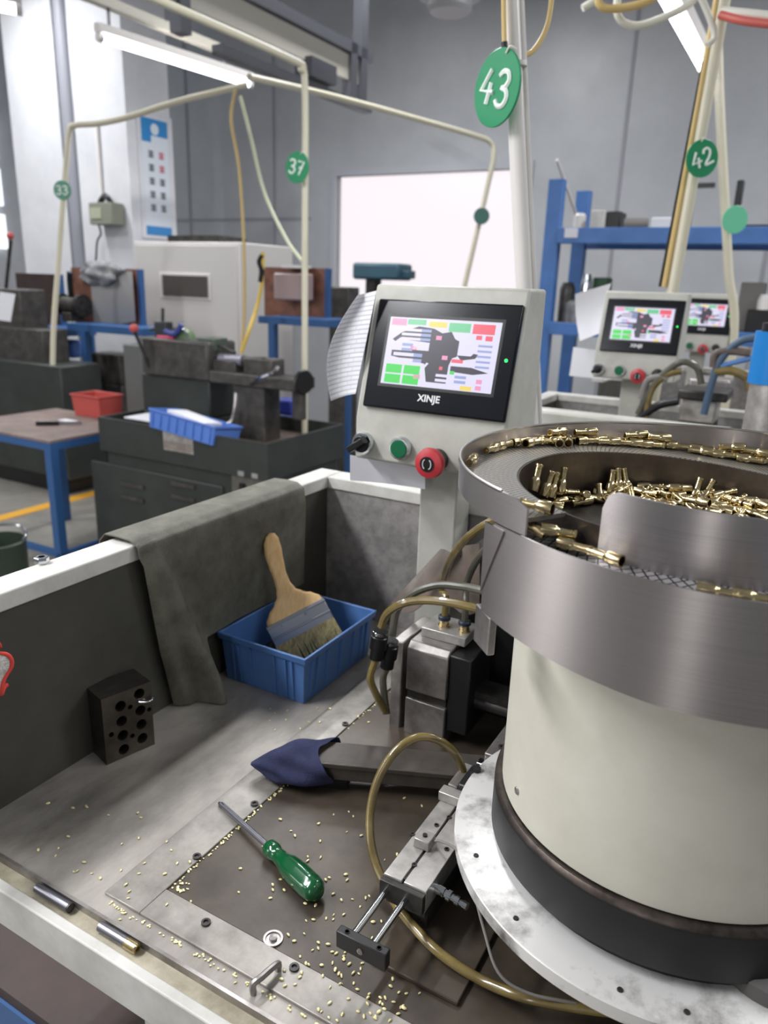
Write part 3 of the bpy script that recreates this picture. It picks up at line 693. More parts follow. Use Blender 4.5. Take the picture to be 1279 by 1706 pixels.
for x, y in ((687, 1390), (744, 1415), (690, 1441), (727, 1375), (748, 1362)):
    p = lz(x, y, zs); MB(FR).lathe([(0.0024, -.001), (0.0024, 0.0008), (0.0013, 0.0008), (0.0012, 0)], (p.x, p.y, zs), n=12).build('screw', darksteel, sl)
p = lz(702, 1407, zs)
cb = MB(FR).box((p.x - .006, p.y - .006, zs), (p.x + .010, p.y + .010, zs + 0.009), taper=0.9).build('sensor_clamp', alu, sl, bevel=0.0008)
MB(FR).cyl((p.x + .002, p.y + .002, zs + .009), (p.x + .002, p.y + .002, zs + .0105), 0.0022, n=10).build('clamp_screw', darksteel, cb)
MB(FR).box((xm - .0002, y0 + .004, zs - .003), (xm + .0024, p.y, zs - 0.0012)).build('sensor_strip', blackpl, sl)
MB(FR).box((x0 - .002, y1 - 0.004, zs), (x1 + .004, y1 + 0.009, zs + 0.010)).build('stop_bar', alu, sl, bevel=0.0008)
MB(FR).box((x0 + .012, y1 + .009, zs - .02), (x1 + 0.004, y1 + 0.045, zs + 0.016)).build('cylinder_head', blackm, sl, bevel=0.002)
MB(FR).box((x0 + .002, y1 + .009, zs - .02), (x0 + .012, y1 + 0.05, zs + 0.012)).build('head_bracket', steel, sl, bevel=0.001)
MB(FR).lathe([(0.006, 0), (0.006, .008), (.0045, .008), (.0045, .012)], (x0 + .024, y1 + .027, zs + .016), n=14).build('hose_fitting', blackpl, sl)
fy = 0.4035; zr_ = zs - 0.011
rodA, rodB = x0 + 0.006, x0 + 0.0245
for rx in (rodA, rodB):
    MB(FR).cyl((rx, fy, zr_), (rx, y0 - 0.006, zr_), 0.0028, n=18).build('guide_rod', chrome, sl, label='polished chrome rod')
fp = MB(FR).box((x0 - .004, fy - .008, zr_ - 0.008), (x0 + 0.041, fy, zr_ + 0.008)).build('front_plate', blackm, sl, bevel=0.001)
for x in (x0 + .004, x0 + .033):
    MB(FR).lathe([(0.0022, 0), (0.0022, .0005), (0.0016, .0005), (0.0014, -.0002), (0, -.0002)], (x, fy - .004, zr_ + .008), n=12).build('plate_screw', hole, fp)
MB(FR).lathe([(0.0026, 0), (0.0026, .0008), (0.0012, .001), (0, .0004)], (x0 + .0185, fy - .008, zr_), (0, -1, 0), n=14).build('centre_screw', steel, fp)
pc = Vector((x1, 0.485, zs - .012))
MB(FR).lathe([(0.0048, 0), (0.0048, 0.009), (0.0038, 0.0095), (0.0038, 0.012), (0.0052, 0.012), (0.0052, 0.0155), (0.0034, 0.016), (0.0034, 0.02), (0.0045, 0.02), (0.0045, 0.0235), (0.003, 0.024), (0.003, .027), (.0038, .027), (.0038, .031)], pc, (1, -0.1, -0.05), n=16).build('shock_absorber', chrome, sl)
MB(FR).lathe([(0.0035, 0), (0.0035, 0.004), (0.002, 0.005)], (x0, 0.474, zs - .012), (-1, 0, 0), n=12).build('stop_screw', chrome, sl)
# bracket under the slide
MB(FR).box((x0 + 0.010, 0.475, ZF + .003), (x1 - .002, 0.60, zs - 0.030)).build('support_block', darksteel, sl, bevel=0.001)
MB(FR).box((x0 + 0.012, 0.425, ZF + .0015), (x1 + 0.05, 0.60, ZF + .006)).build('foot_plate', platesteel, sl, bevel=0.001)
p = LW(lz(702, 1407, zs).x + .010, lz(702, 1407, zs).y + .004, zs + .005)
hose([p, pt(735, 1402, p.y - .004), pt(765, 1420, p.y - .03), pt(785, 1470, 0.50), pt(805, 1545, 0.475), pt(830, 1620, 0.45), pt(880, 1655, 0.44), pt(960, 1672, 0.435)], 0.0013, cablem, 'thin grey sensor cable curling from the slide under the disc', 'cable', 'sensor_cable', n=8)
# clamp rail between gripper and drum
cr_ = thing('clamp_rail', 'small bolted steel clamp rail tucked left of the cream drum', 'clamp', LW(-0.19, 0.70, ZF), FRA)
a_ = lz(790, 1262, 0.975); 
MB(FR).box((-0.232, 0.655, 0.962), (-0.205, 0.80, 0.978)).build('rail_left', steel, cr_, bevel=0.001)
MB(FR).box((-0.203, 0.655, 0.962), (-0.180, 0.80, 0.976)).build('rail_right', steel, cr_, bevel=0.001)
for d in (0.672, 0.70, 0.76): MB(FR).lathe([(0.004, 0), (0.004, .003), (.002, .003), (.002, .001)], (-0.219, d, 0.978), n=12).build('screw', darksteel, cr_)
MB(FR).box((-0.230, 0.66, ZF + .0015), (-0.182, 0.80, 0.962)).build('rail_base', blackm, cr_)
MB(FR).box((-0.236, 0.643, 0.955), (-0.214, 0.654, 0.972)).build('eye_lug', chrome, cr_, bevel=0.001)

# ================================================================== BOWL FEEDER
CX, CY = 0.25072, 0.54510
bf = thing('bowl_feeder', 'vibratory bowl feeder with brushed steel bowl on cream drum at right', 'feeder', (CX, CY, ZF), 0)
C0 = (CX, CY, 0)
MB().lathe([(0.1407, 1.0444), (0.1407, 1.236)], C0, n=96).build('drum_housing', cream, bf)
ds = MB()
for a in (194,): ds.lathe([(0.0035, 0), (0.003, 0.0012), (0, 0.0014)], (CX + .1407 * math.cos(R(a)), CY + .1407 * math.sin(R(a)), 1.064), (math.cos(R(a)), math.sin(R(a)), 0), n=12)
ds.build('drum_screw', steel, bf)
MB().lathe([(0.1395, 1.0425), (0.1445, 1.0425), (0.1465, 1.040), (0.147, 1.036), (0.147, 0.9995)], C0, n=96, caps=False).build('base_ring', blackm, bf)
MB().lathe([(0.1393, 1.0428), (0.1443, 1.0428), (0.1466, 1.0403), (0.1469, 1.0385)], C0, n=96, caps=False).build('ring_edge', ringtop, bf)
MB().lathe([(0.06, 0.9995), (0.02, 0.9995), (0.02, 0.976), (0.176, 0.976), (0.179, 0.978), (0.179, 0.9885), (0.1775, 0.9895), (0.06, 0.9895)], C0, n=120, caps=False).build('mounting_disc', discp, bf)
MB().cyl((CX, CY, 0.9895), (CX, CY, 1.0444), 0.1390, n=64).build('drive_unit', blackm, bf)
a = R(-72); MB().lathe([(0.04, 0), (0.04, .012), (.037, .014), (0, .014)], (CX + 0.128 * math.cos(a), CY + 0.128 * math.sin(a), 0.9895), n=32).build('rubber_foot', mat('dull_rubber', (84, 82, 80), 0.6), bf)
for a in (-148, -118, -103, -172):
    MB().lathe([(0.0024, 0), (0.002, .0012), (.001, .0012)], (CX + 0.165 * math.cos(R(a)), CY + 0.165 * math.sin(R(a)), 0.9893), n=10).build('disc_bolt', darksteel, bf)
MB().lathe([(0.075, ZF + .003), (0.07, 0.976)], C0, n=48).build('support_column', blackm, bf)
RO, RI = 0.195, 0.150
def ztrack(a):   # height of the spiral track along the angle in degrees; falls clockwise from the left end
    K = [(-150, 1.2885), (-105, 1.288), (-60, 1.287), (0, 1.289), (45, 1.294), (90, 1.303), (130, 1.309), (210, 1.3095)]
    for (p_, x), (q_, y) in zip(K, K[1:]):
        if a <= q_: return x + (y - x) * max(0, (a - p_)) / (q_ - p_)
    return 1.3095
# lower skirt
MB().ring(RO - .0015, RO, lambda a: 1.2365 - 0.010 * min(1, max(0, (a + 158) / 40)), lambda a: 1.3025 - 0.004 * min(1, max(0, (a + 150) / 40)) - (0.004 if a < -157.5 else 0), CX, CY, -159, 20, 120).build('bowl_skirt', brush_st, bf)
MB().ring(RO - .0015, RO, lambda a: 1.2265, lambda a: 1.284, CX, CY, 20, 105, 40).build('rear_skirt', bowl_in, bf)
MB().ring(RO - 0.0002, RO + 0.0010, lambda a: 1.250 + .0075 * (a + 159.3), lambda a: 1.3005, CX, CY, -159.3, -152.8, 12).build('skirt_fold', brush_st, bf)
MB().lathe([(0.1407, 1.2275), (0.158, 1.2275), (0.158, 1.2295), (0.1407, 1.2295)], C0, n=96, caps=False).build('bowl_underside', darksteel, bf)
mbk = MB(); a = R(196); pbk = Vector((CX + .182 * math.cos(a), CY + .182 * math.sin(a), 0))
mbk.box((pbk.x - .013, pbk.y - .003, 1.198), (pbk.x + .013, pbk.y + .003, 1.2275), Matrix.Rotation(R(106), 3, 'Z')); mbk.build('bowl_bracket', steel, bf, bevel=0.001)
# upper ring wall
def ring_bot(a): 
    return 1.3035 if a > 170 else 1.286
def ring_top(a):
    e = a - 206.0
    return 1.3250 - (0.0045 * (e / 7.0) ** 3 if e > 0 else 0)
MB().ring(RO - .0014, RO, lambda a: 1.3035 if a > 150 else 1.285, ring_top, CX, CY, -5, 213, 140).build('upper_wall', brush_st, bf)
MB().tube([(CX + (RO - .0007) * math.cos(R(a)), CY + (RO - .0007) * math.sin(R(a)), ring_top(a)) for a in range(-5, 208, 3)], 0.0012, n=8, sub=2).build('rolled_rim', mat('rim_steel', (190, 186, 182), 0.28, 1.0), bf)
MB().ring(RI, RO - .0016, lambda a: ztrack(a) - 0.003, ztrack, CX, CY, -5, 209, 140).build('upper_track', trackm, bf)
MB().ring(RI, RO - .0016, lambda a: 1.2845, lambda a: ztrack(a), CX, CY, -158, -5, 100).build('lower_track', trackl, bf)
# inner cylinder wall: low lip, then tall rounded panel
def itop(a):
    if a < -140: return 1.3082
    e = a + 140
    return 1.320 + 0.0122 * math.sqrt(max(0, 1 - (1 - min(1, e / 4.0)) ** 2)) if e < 4 else 1.3322 - 0.0022 * min(1, (a + 136) / 40)
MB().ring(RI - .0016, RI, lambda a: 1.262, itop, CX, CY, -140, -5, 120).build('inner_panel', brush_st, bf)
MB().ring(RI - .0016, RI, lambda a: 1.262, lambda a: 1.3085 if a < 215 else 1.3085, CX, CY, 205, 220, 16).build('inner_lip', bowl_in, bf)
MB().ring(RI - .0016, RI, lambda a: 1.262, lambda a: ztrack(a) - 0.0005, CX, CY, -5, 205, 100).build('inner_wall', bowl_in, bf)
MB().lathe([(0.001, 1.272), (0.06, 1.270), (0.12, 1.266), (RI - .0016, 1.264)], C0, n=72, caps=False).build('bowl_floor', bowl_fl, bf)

# brass sleeves
def sleeve_mesh():
    q = MB(); L = 0.0215; q.M = Matrix.Scale(1.07, 4)
    prof = [(0.0, 0.006), (0.0029, 0.006), (0.0030, 0.0), (0.0038, 0.0), (0.0039, 0.0004), (0.0039, 0.0085), (0.0036, 0.0095), (0.0027, 0.0110), (0.0026, 0.0175), (0.0029, 0.0178), (0.0029, 0.0184), (0.0026, 0.0187), (0.0026, 0.0195), (0.0031, 0.0198), (0.0032, 0.0212), (0.0028, 0.0215), (0.0020, 0.0215), (0.0018, 0.017), (0.0, 0.017)]
    q.lathe(prof[:3], (0, 0, -L / 2), n=18, caps=False)
    q.mi = [1] * len(q.f); q.lathe(prof[2:], (0, 0, -L / 2), n=18, caps=False)
    return q
proto = sleeve_mesh().build('brass_sleeve', [brass, brassd], ang=25)
first = [True]
def sleeve(pos, direc, label, group):
    o = proto if first[0] else proto.copy()
    if not first[0]: COL.objects.link(o)
    first[0] = False
    d = Vector(direc).normalized(); q = Vector((0, 0, 1)).rotation_difference(d)
    o.rotation_mode = 'QUATERNION'; o.rotation_quaternion = q; o.location = Vector(pos)
    tag(o, label, 'sleeve', group); return o
def polar(r, a, z): return Vector((CX + r * math.cos(R(a)), CY + r * math.sin(R(a)), z))
def tang(a, tilt=0): return Vector((-math.sin(R(a)), math.cos(R(a)), tilt))
rnd = random.Random(21)
LT = 'small stepped brass sleeve lying among others on the rear upper track of the bowl'; GT = 'brass sleeves on the rear upper track'
a = 147.0
while a > 8:
    for r_, off_ in ((0.1885, 0), (0.1800, 3.0)):
        if r_ < 0.185 and a > 134: continue
        if r_ < 0.185 and rnd.random() < 0.12: continue
        aa = a - off_; s_ = rnd.choice((1, -1))
        if r_ < 0.185 and 112 < aa < 122: continue
        sleeve(polar(r_, aa, ztrack(aa) + 0.0044), tang(aa + rnd.uniform(-5, 5), 0.01) * s_, LT, GT)
    a -= 7.15
for aa in (118, 108, 92, 85, 64, 57, 47, 38, 30):
    sleeve(polar(0.1852 + rnd.uniform(-.002, .002), aa, ztrack(aa) + 0.0115), tang(aa + rnd.uniform(-14, 14), rnd.uniform(-.08, .12)), LT, GT)
for aa in (119.5, 115.8): sleeve(polar(0.1775, aa, ztrack(aa) + 0.0048), -Vector((math.cos(R(aa - 40)), math.sin(R(aa - 40)), 0.05)) * -1, LT, GT)
sleeve(polar(0.1885, 163, ztrack(163) + .0042), tang(163), 'lone brass sleeve resting against the dark left end of the upper track', None)
p_ = pz(893, 843, 1.314); sleeve((p_.x, p_.y, 1.3142), Vector((-0.75, 0.55, 0.0)), 'brass sleeve showing its round open end beside the ring wall cut', None)
p_ = pz(886, 856, 1.309); sleeve((p_.x - .001, p_.y - 0.002, 1.3018), Vector((-0.75, 0.5, 0.35)), 'brass sleeve dropping below the cut end of the upper wall', None)
p_ = pz(930, 886, 1.300); sleeve(p_, pz(962, 893, 1.300) - pz(895, 880, 1.303), 'brass sleeve lying crosswise on top at the start of the lower track', None)
def lowsl(x0_, y0_, x1_, y1_, lab, fl=1):
    a_, b_3 = pz(x0_, y0_, 1.2930), pz(x1_, y1_, 1.2930); m = (a_ + b_3) / 2; m.z = 1.2938; sleeve(m, (b_3 - a_) * fl, lab, None)
lowsl(930, 905, 985, 920, 'brass sleeve wedged beneath the crosswise one on the lower track')
lowsl(986, 921, 1031, 936, 'brass sleeve leading the short row before the bare knurled track', -1)
lowsl(1168, 984, 1225, 994, 'brass sleeve following the bare knurled stretch of lower track', 1)
lowsl(1228, 993, 1285, 1003, 'brass sleeve on the lower track cut by the right frame edge', 1)
LB = 'small brass sleeve lying in the heap on the bowl floor'; GB = 'brass sleeves on the bowl floor'
for x, y, dx, dz in ((893, 796, .25, 1), (912, 806, .35, 1), (922, 808, .25, 1), (937, 800, .15, 1), (1018, 803, .15, 1), (1030, 800, -.05, 1), (1042, 800, -.2, 1), (1160, 818, .3, .8), (1178, 822, .5, .8)):
    a_ = None
    d = ray(x, y); o_ = Vector((-CX, -CY)); A2 = d.x ** 2 + d.y ** 2; B2 = 2 * (o_.x * d.x + o_.y * d.y); Cc = o_.length_squared - 0.139 ** 2
    tt = (-B2 + math.sqrt(B2 * B2 - 4 * A2 * Cc)) / (2 * A2); p_ = EYE + d * tt
    p_.z = max(p_.z, 1.2745); sleeve(p_, Vector((dx, 0.35, dz)), 'brass sleeve standing tilted against the inner wall of the bowl', 'brass sleeves leaning on the inner wall')
def fz(r): return 1.272 - 0.008 * (r / 0.148)
for x in range(900, 1420, 22):
    rows = 1 if x < 1000 else (2 if x < 1120 else 4)
    for k in range(rows):
        r_ = 0.137 - k * 0.013 - rnd.uniform(0, .004); aa = 158 - (x - 880) * 0.215 + rnd.uniform(-3, 3)
        sleeve(polar(r_, aa, fz(r_) + 0.0045 + (0.006 if rnd.random() < .25 else 0)), Vector((rnd.uniform(-1, 1), rnd.uniform(-.5, .5), rnd.uniform(-.08, .2))), LB, GB)
for i in range(26):
    r_ = 0.11 * math.sqrt(rnd.random()) + 0.015; aa = rnd.uniform(-60, 80)
    sleeve(polar(r_, aa, fz(r_) + 0.0045 + (0.006 if rnd.random() < .3 else 0)), Vector((rnd.uniform(-1, 1), rnd.uniform(-1, 1), rnd.uniform(-.1, .2))), LB, GB)

# brass chips
def chip_mesh(mb, p, s=1.0, rot=0, M=ID):
    mb.sphere(p, 0.0014 * s, 8, 1.5, 0.9, 0.6)
cproto = MB().sphere((0, 0, 0.0008), 0.0014, 8, 1.5, 0.9, 0.6).build('brass_chip', chip)
cf = [True]
def add_chip(x, y, rnd):
    p_ = lz(x, y, ZF + 0.002)
    inside = p_.x > -0.432 and p_.y > 0.395
    strip = (-0.478 < p_.x <= -0.432 and p_.y > .362) or (p_.y <= 0.395 and p_.y > .362 and p_.x > -0.433)
    z = ZF + (0.0016 if inside else 0.0031 if strip else 0.0001)
    if p_.y < DN or p_.x < WI + 0.01: return
    o = cproto if cf[0] else cproto.copy()
    if not cf[0]: COL.objects.link(o)
    cf[0] = False
    o.location = LW(p_.x, p_.y, z); o.rotation_euler = (0, 0, rnd.uniform(0, 3.1)); s = rnd.uniform(0.7, 1.15); o.scale = (s, s * rnd.uniform(.7, 1.1), s)
    tag(o, 'tiny bright brass chip scattered on the oily tray floor', 'chip', 'brass chips scattered over the tray floor')
rnd = random.Random(11)
for i in range(120):
    x = rnd.gauss(560, 100); y = rnd.uniform(1480, 1706) if rnd.random() < .72 else rnd.uniform(1330, 1500)
    if 300 < x < 800 and y > 1490 - (x - 290) * .9: add_chip(x, y, rnd)
for i in range(40): add_chip(rnd.uniform(560, 700), rnd.uniform(1560, 1704), rnd)
for i in range(36): add_chip(rnd.uniform(60, 320), rnd.uniform(1330, 1540), rnd)
for i in range(14): add_chip(rnd.uniform(440, 640), rnd.uniform(1175, 1215), rnd)
q = MB(FR)
for i in range(210):    # drift along the seams
    f = rnd.random()
    if f < .5: w, d, z = -0.4305 + rnd.gauss(0, .0012), rnd.uniform(0.395, 0.62) if rnd.random() < .75 else rnd.uniform(.7, .82), ZF + .0022
    elif f < .62: w, d, z = -0.428 + abs(rnd.gauss(0, .006)), 0.398 + abs(rnd.gauss(0, .005)), ZF + .0022
    else: w, d, z = rnd.uniform(-0.47, -0.25), 0.3575 + rnd.gauss(0, .0012), ZF + .0008
    s = rnd.uniform(.6, 1.0); q.sphere((w, d, z), 0.0012 * s, 6, 1.3, 1, .6)
tag(q.build('brass_swarf', chip, None, Matrix.Translation(LW(-0.43, 0.4, ZF)) @ Matrix.Rotation(FRA, 4, 'Z')), 'fine brass swarf collected along the seams of the tray floor', 'swarf', None, 'stuff')

# ================================================================== CONTROL PANELS
YAW, TIL = R(28.3), R(15.6)
hu = Vector((math.cos(YAW), -math.sin(YAW), 0)); hn = Vector((-math.sin(YAW), -math.cos(YAW), 0)); hz = Vector((0, 0, 1))
hv = hz * math.cos(TIL) - hn * math.sin(TIL); hnt = hn * math.cos(TIL) + hz * math.sin(TIL)
HC = Vector((0.063, 0.968, 1.361))
def on_plane(x, y, P0, n_):
    d = ray(x, y); return EYE + d * ((P0 - EYE).dot(n_) / d.dot(n_))
def fab(x, y):
    p = on_plane(x, y, HC, hnt) - HC; return p.dot(hu), p.dot(hv)
FACE = HC - hnt * 0.008
aL = fab(622, 465)[0] * 0.5 + fab(590, 680)[0] * 0.5; bT = fab(750, 474)[1]; aR = fab(880, 484)[0]
bB = fab(592, 692)[1]
Pb = FACE + hv * bB
zlow = on_plane(670, 775, Pb, hn).z
HM = Matrix(((hu.x, hv.x, hnt.x, FACE.x), (hu.y, hv.y, hnt.y, FACE.y), (hu.z, hv.z, hnt.z, FACE.z), (0, 0, 0, 1)))   # (a, b, out)
HL = Matrix(((hu.x, hz.x, hn.x, Pb.x), (hu.y, hz.y, hn.y, Pb.y), (hu.z, hz.z, hn.z, Pb.z), (0, 0, 0, 1)))
post_w = (dpl(701, 880, 0.945).x, dpl(762, 880, 0.945).x)
HB = LW(sum(post_w) / 2, 0.96, ZF)
def text_mesh(body, size):
    cu = bpy.data.curves.new('txt', 'FONT'); cu.body = body; cu.size = size; cu.align_x = 'CENTER'; cu.align_y = 'CENTER'; cu.extrude = 0.0002; cu.offset = size * 0.02
    o = bpy.data.objects.new('txt', cu); COL.objects.link(o); dg = bpy.context.evaluated_depsgraph_get(); dg.update()
    me = bpy.data.meshes.new_from_object(o.evaluated_get(dg)); v = [x.co.copy() for x in me.vertices]; f = [tuple(p.vertices) for p in me.polygons]
    bpy.data.objects.remove(o); bpy.data.curves.remove(cu); bpy.data.meshes.remove(me); return v, f
def make_hmi():
    t = thing('operator_console', 'large control panel with touch screen and buttons on post in foreground', 'control panel', HB, FRA)
    prof = []
    tf = FACE + hv * bT; tb_ = tf - hn * 0.066
    back = (tb_ - hn * 0.0)
    lo = Vector(Pb); lo.z = zlow
    lb = lo.copy(); dback = (tb_ - lo).dot(-hn); lb = lo - hn * dback
    pts = [tf, Pb, lo, lb, tb_]
    MB().prism([p + hu * aL for p in pts][::-1], hu * (aR - aL)).build('housing', creamh, t, bevel=0.004)
    x0_, x1_, y0_, y1_ = -0.1, 0.1, -0.0715, 0.0715
    bz = MB(HM).box((x0_, y0_, 0.0), (x1_, y1_, 0.008)).build('screen_bezel', bezel, t, bevel=0.0025)
    T = [(lambda p: ((p - HC).dot(hu), (p - HC).dot(hv)))(on_plane(*q, HC, hnt)) for q in ((655, 527), (839, 539), (815, 660), (631, 634))]
    l_, r_ = (T[0][0] + T[3][0]) / 2, (T[1][0] + T[2][0]) / 2; t_, b_ = (T[0][1] + T[1][1]) / 2, (T[2][1] + T[3][1]) / 2
    MB(HM).box((l_ - .004, b_ - .004, 0.008), (r_ + .004, t_ + .004, 0.0083)).build('inner_frame', blackpl, bz)
    g_ = MB(HM)
    def rect(u0_, v0_, u1_, v1_, mi, h):
        g_.cur = mi; g_.box((l_ + (r_ - l_) * u0_, t_ + (b_ - t_) * v1_, 0.0083), (l_ + (r_ - l_) * u1_, t_ + (b_ - t_) * v0_, 0.0085 + h * 0.0001))
    def poly(pp, mi, h):
        g_.cur = mi; g_.prism([(l_ + (r_ - l_) * u_, t_ + (b_ - t_) * v_, 0.0084) for u_, v_ in pp][::-1], (0, 0, 0.0001 + h * 0.0001))
    rect(0, 0, 1, 1, 0, 0)
    poly([(0.05, .33), (.13, .22), (.28, .12), (.42, .14), (.5, .20), (.58, .17), (.62, .27), (.66, .3), (.66, .52), (.62, .55), (.6, .66), (.6, .92), (.42, .92), (.38, .66), (.06, .58), (.06, .47), (.4, .47), (.4, .35), (.2, .33), (.12, .3), (.08, .36)], 5, 1)
    poly([(.62, .66), (.8, .66), (.95, .72), (.82, .76), (.62, .74)], 5, 1); poly([(.66, .5), (.78, .5), (.8, .46), (.84, .47), (.82, .53), (.7, .57)], 5, 1)
    for u_, v_, w_, h_, mi in ((.02, .02, .14, .1, 7), (.17, .02, .17, .08, 2), (.37, .04, .16, .08, 4), (.55, .04, .19, .13, 2), (.76, .04, .19, .14, 3),
                               (.03, .70, .15, .13, 1), (.20, .70, .15, .13, 1), (.03, .85, .15, .13, 1), (.20, .85, .15, .13, 1), (.80, .2, .05, .06, 3), (.88, .2, .06, .07, 3),
                               (.62, .56, .1, .05, 3), (.45, .24, .05, .06, 7), (.23, .42, .06, .05, 7), (.53, .52, .05, .06, 7), (.3, .83, .06, .06, 7), (.52, .68, .03, .05, 3), (.62, .73, .04, .05, 1), (.86, .82, .05, .06, 7), (.86, .91, .05, .06, 7), (.73, .93, .1, .06, 4)):
        rect(u_, v_, u_ + w_, v_ + h_, mi, 2)
    for k in range(3): rect(.13, .16 + .065 * k, .31, .20 + .065 * k, 0, 2); rect(.31, .16 + .065 * k, .40, .20 + .065 * k, 6, 2)
    for k in range(2): rect(.04, .38 + .07 * k, .15, .42 + .07 * k, 0, 2); rect(.15, .38 + .07 * k, .25, .42 + .07 * k, 6, 2); rect(.08, .52 + .08 * k, .27, .57 + .08 * k, 0, 2); rect(.27, .52 + .08 * k, .35, .57 + .08 * k, 6, 2); rect(.5, .79 + .07 * k, .67, .83 + .07 * k, 0, 2); rect(.67, .79 + .07 * k, .77, .83 + .07 * k, 6, 2)
    for k in range(5): rect(.83, .33 + .075 * k, .95, .36 + .075 * k, 6, 2)
    poly([(.25, .44), (.34, .38), (.35, .40), (.26, .46)], 0, 2); poly([(.34, .78), (.40, .64), (.42, .65), (.36, .79)], 0, 2)
    g_.build('display', [sw, sg, sg2, sr, sy, sd, sb, sp], bz, smooth=False)
    fa = lambda x, y: (lambda p: ((p - HC).dot(hu), (p - HC).dot(hv)))(on_plane(x, y, HC, hnt))
    a_, b2_ = fa(843, 601); ld = MB(HM); ld.cyl((a_, b2_, 0.008), (a_, b2_, 0.0088), 0.0022, n=12); ld.build('status_led', ledm, bz)
    a_, b2_ = fa(714, 665); v, f = text_mesh('XINJE', 0.0125); q_ = MB(HM @ Matrix.Translation((a_, b2_, 0.0083))); q_.add(v, f); q_.build('maker_logo', logow, bz, smooth=False)
    def lp(x, y): p = on_plane(x, y, Pb, hn) - Pb; return p.dot(hu), p.z
    (ax_, az_), (bx_, bz_), (cx_, cz_) = lp(607, 738), lp(669, 746), lp(725, 765)
    sel = MB(HL).lathe([(0.0155, 0), (0.0155, .007), (.0145, .009), (.0115, .009), (.0115, .007)], (ax_, az_, 0), n=28).build('selector_switch', chrome, t)
    k_ = MB(HL); k_.cyl((ax_, az_, .006), (ax_, az_, .012), 0.0113, n=24); k_.box((ax_ - .0155, az_ - .0042, .012), (ax_ + .0125, az_ + .0042, .024), Matrix.Rotation(R(35), 3, 'Z')); k_.build('selector_knob', blackpl, sel, bevel=.001)
    st = MB(HL).lathe([(0.0155, 0), (0.0155, .007), (.0145, .009), (.0122, .009), (.0122, .006)], (bx_, bz_, 0), n=28).build('start_button', chrome, t)
    MB(HL).lathe([(0.012, .004), (.012, .0095), (.0112, .0103), (0, .0105)], (bx_, bz_, 0), n=28).build('green_cap', btng, st)
    es = MB(HL).lathe([(0.0145, 0), (0.0145, .012), (.011, .012), (.011, .02)], (cx_ + .004, cz_, 0), n=28).build('emergency_stop', blackpl, t)
    MB(HL).lathe([(0.013, .018), (.019, .020), (.0198, .024), (.0185, .030), (.011, .033), (0, .0335)], (cx_ + .004, cz_, 0), n=36).build('mushroom_cap', btnr, es)
    ar = MB(HL)
    ar.lathe([(0.0, .0336), (.0098, .0334), (.0098, .0340), (0, .0342)], (cx_ + .004, cz_, 0), n=28, caps=False); ar.build('cap_inset', blackpl, es)
    wr = MB(HL)
    for s_ in (-1, 1): wr.tube([(cx_ + .004 + s_ * (.0022 + .0035 * math.sin(R(q)) ), cz_ + .006 * math.cos(R(q)), .0343) for q in range(15, 170, 15)], 0.0006, n=6, sub=2)
    wr.build('arrow_mark', logow, es)
    dx_ = cx_ + (cx_ - bx_) * 1.0; dz_ = bz_ - 0.002
    kb = MB(HL).lathe([(0.0145, 0), (.0145, .006), (.0135, .008), (.010, .008)], (dx_, dz_, 0), n=24).build('buzzer', blackpl, t)
    MB(HL).lathe([(0.010, .006), (.010, .012), (.008, .0135), (0, .0135)], (dx_, dz_, 0), n=24).build('buzzer_cap', darksteel, kb)
    ps = MB(FR); ps.box((post_w[0], 0.935, ZF), (post_w[1], 0.985, zlow + 0.02)); ps.build('post', creamh, t, bevel=0.003)
    return t
hmi = make_hmi()
for k, lab in ((1, 'middle sized control panel with lit screen standing beyond the bowl'), (2, 'smallest control panel with lit screen standing farthest back at right')):
    c = copy_tree(hmi); c.location = hmi.location + SH * k; c['label'] = lab
    hmi['group'] = c['group'] = 'control panels along the machine row'
# papers at the panel
cA, cB, cC, cD = pt(627, 484, 1.015), pt(596, 492, 1.03), pt(551, 668, 1.05), pt(592, 656, 1.02)
def pfn(u, v):
    p = cA.lerp(cB, u).lerp(cD.lerp(cC, u), v); b = 4 * u * (1 - u)
    p += Vector((0, 0.012 * b, 0)); 
    p.x -= 0.020 * math.sin(v * math.pi) * u ** 0.7 ; return p
MB().sheet(pfn, 12, 20, 0.0003).solo('printed_sheet', paperT, 'curled printed paper sheet hanging at the left side of nearest panel', 'paper', cA, ang=80)
cA, cB, cC, cD = pt(583, 758, 1.03), pt(708, 782, 1.0), pt(708, 815, 1.005), pt(583, 800, 1.035)
MB().sheet(lambda u, v: cA.lerp(cB, u).lerp(cD.lerp(cC, u), v) + Vector((0, 0.006 * math.sin(u * 3.1), 0)), 10, 6, 0.0004).solo('blank_sheet', paper, 'blank white paper hanging under the button row of nearest panel', 'paper', cA, ang=80)
cA, cB, cC, cD = pt(958, 490, 2.25), pt(1018, 472, 2.2), pt(1000, 555, 2.2), pt(966, 568, 2.25)
MB().sheet(lambda u, v: cA.lerp(cB, u).lerp(cD.lerp(cC, u), v) + Vector((0, 0.02 * math.sin(v * 3.1), 0)), 10, 10, 0.0005).solo('paper_note', paper, 'white paper note hanging left of the middle control panel', 'paper', cA, ang=80)
cA, cB, cC, cD = pt(955, 578, 2.28), pt(1055, 592, 2.2), pt(1050, 636, 2.2), pt(948, 626, 2.28)
MB().sheet(lambda u, v: cA.lerp(cB, u).lerp(cD.lerp(cC, u), v), 6, 6, 0.0006).solo('white_card', paper, 'blank white card standing below the middle control panel', 'paper', cA, ang=80)

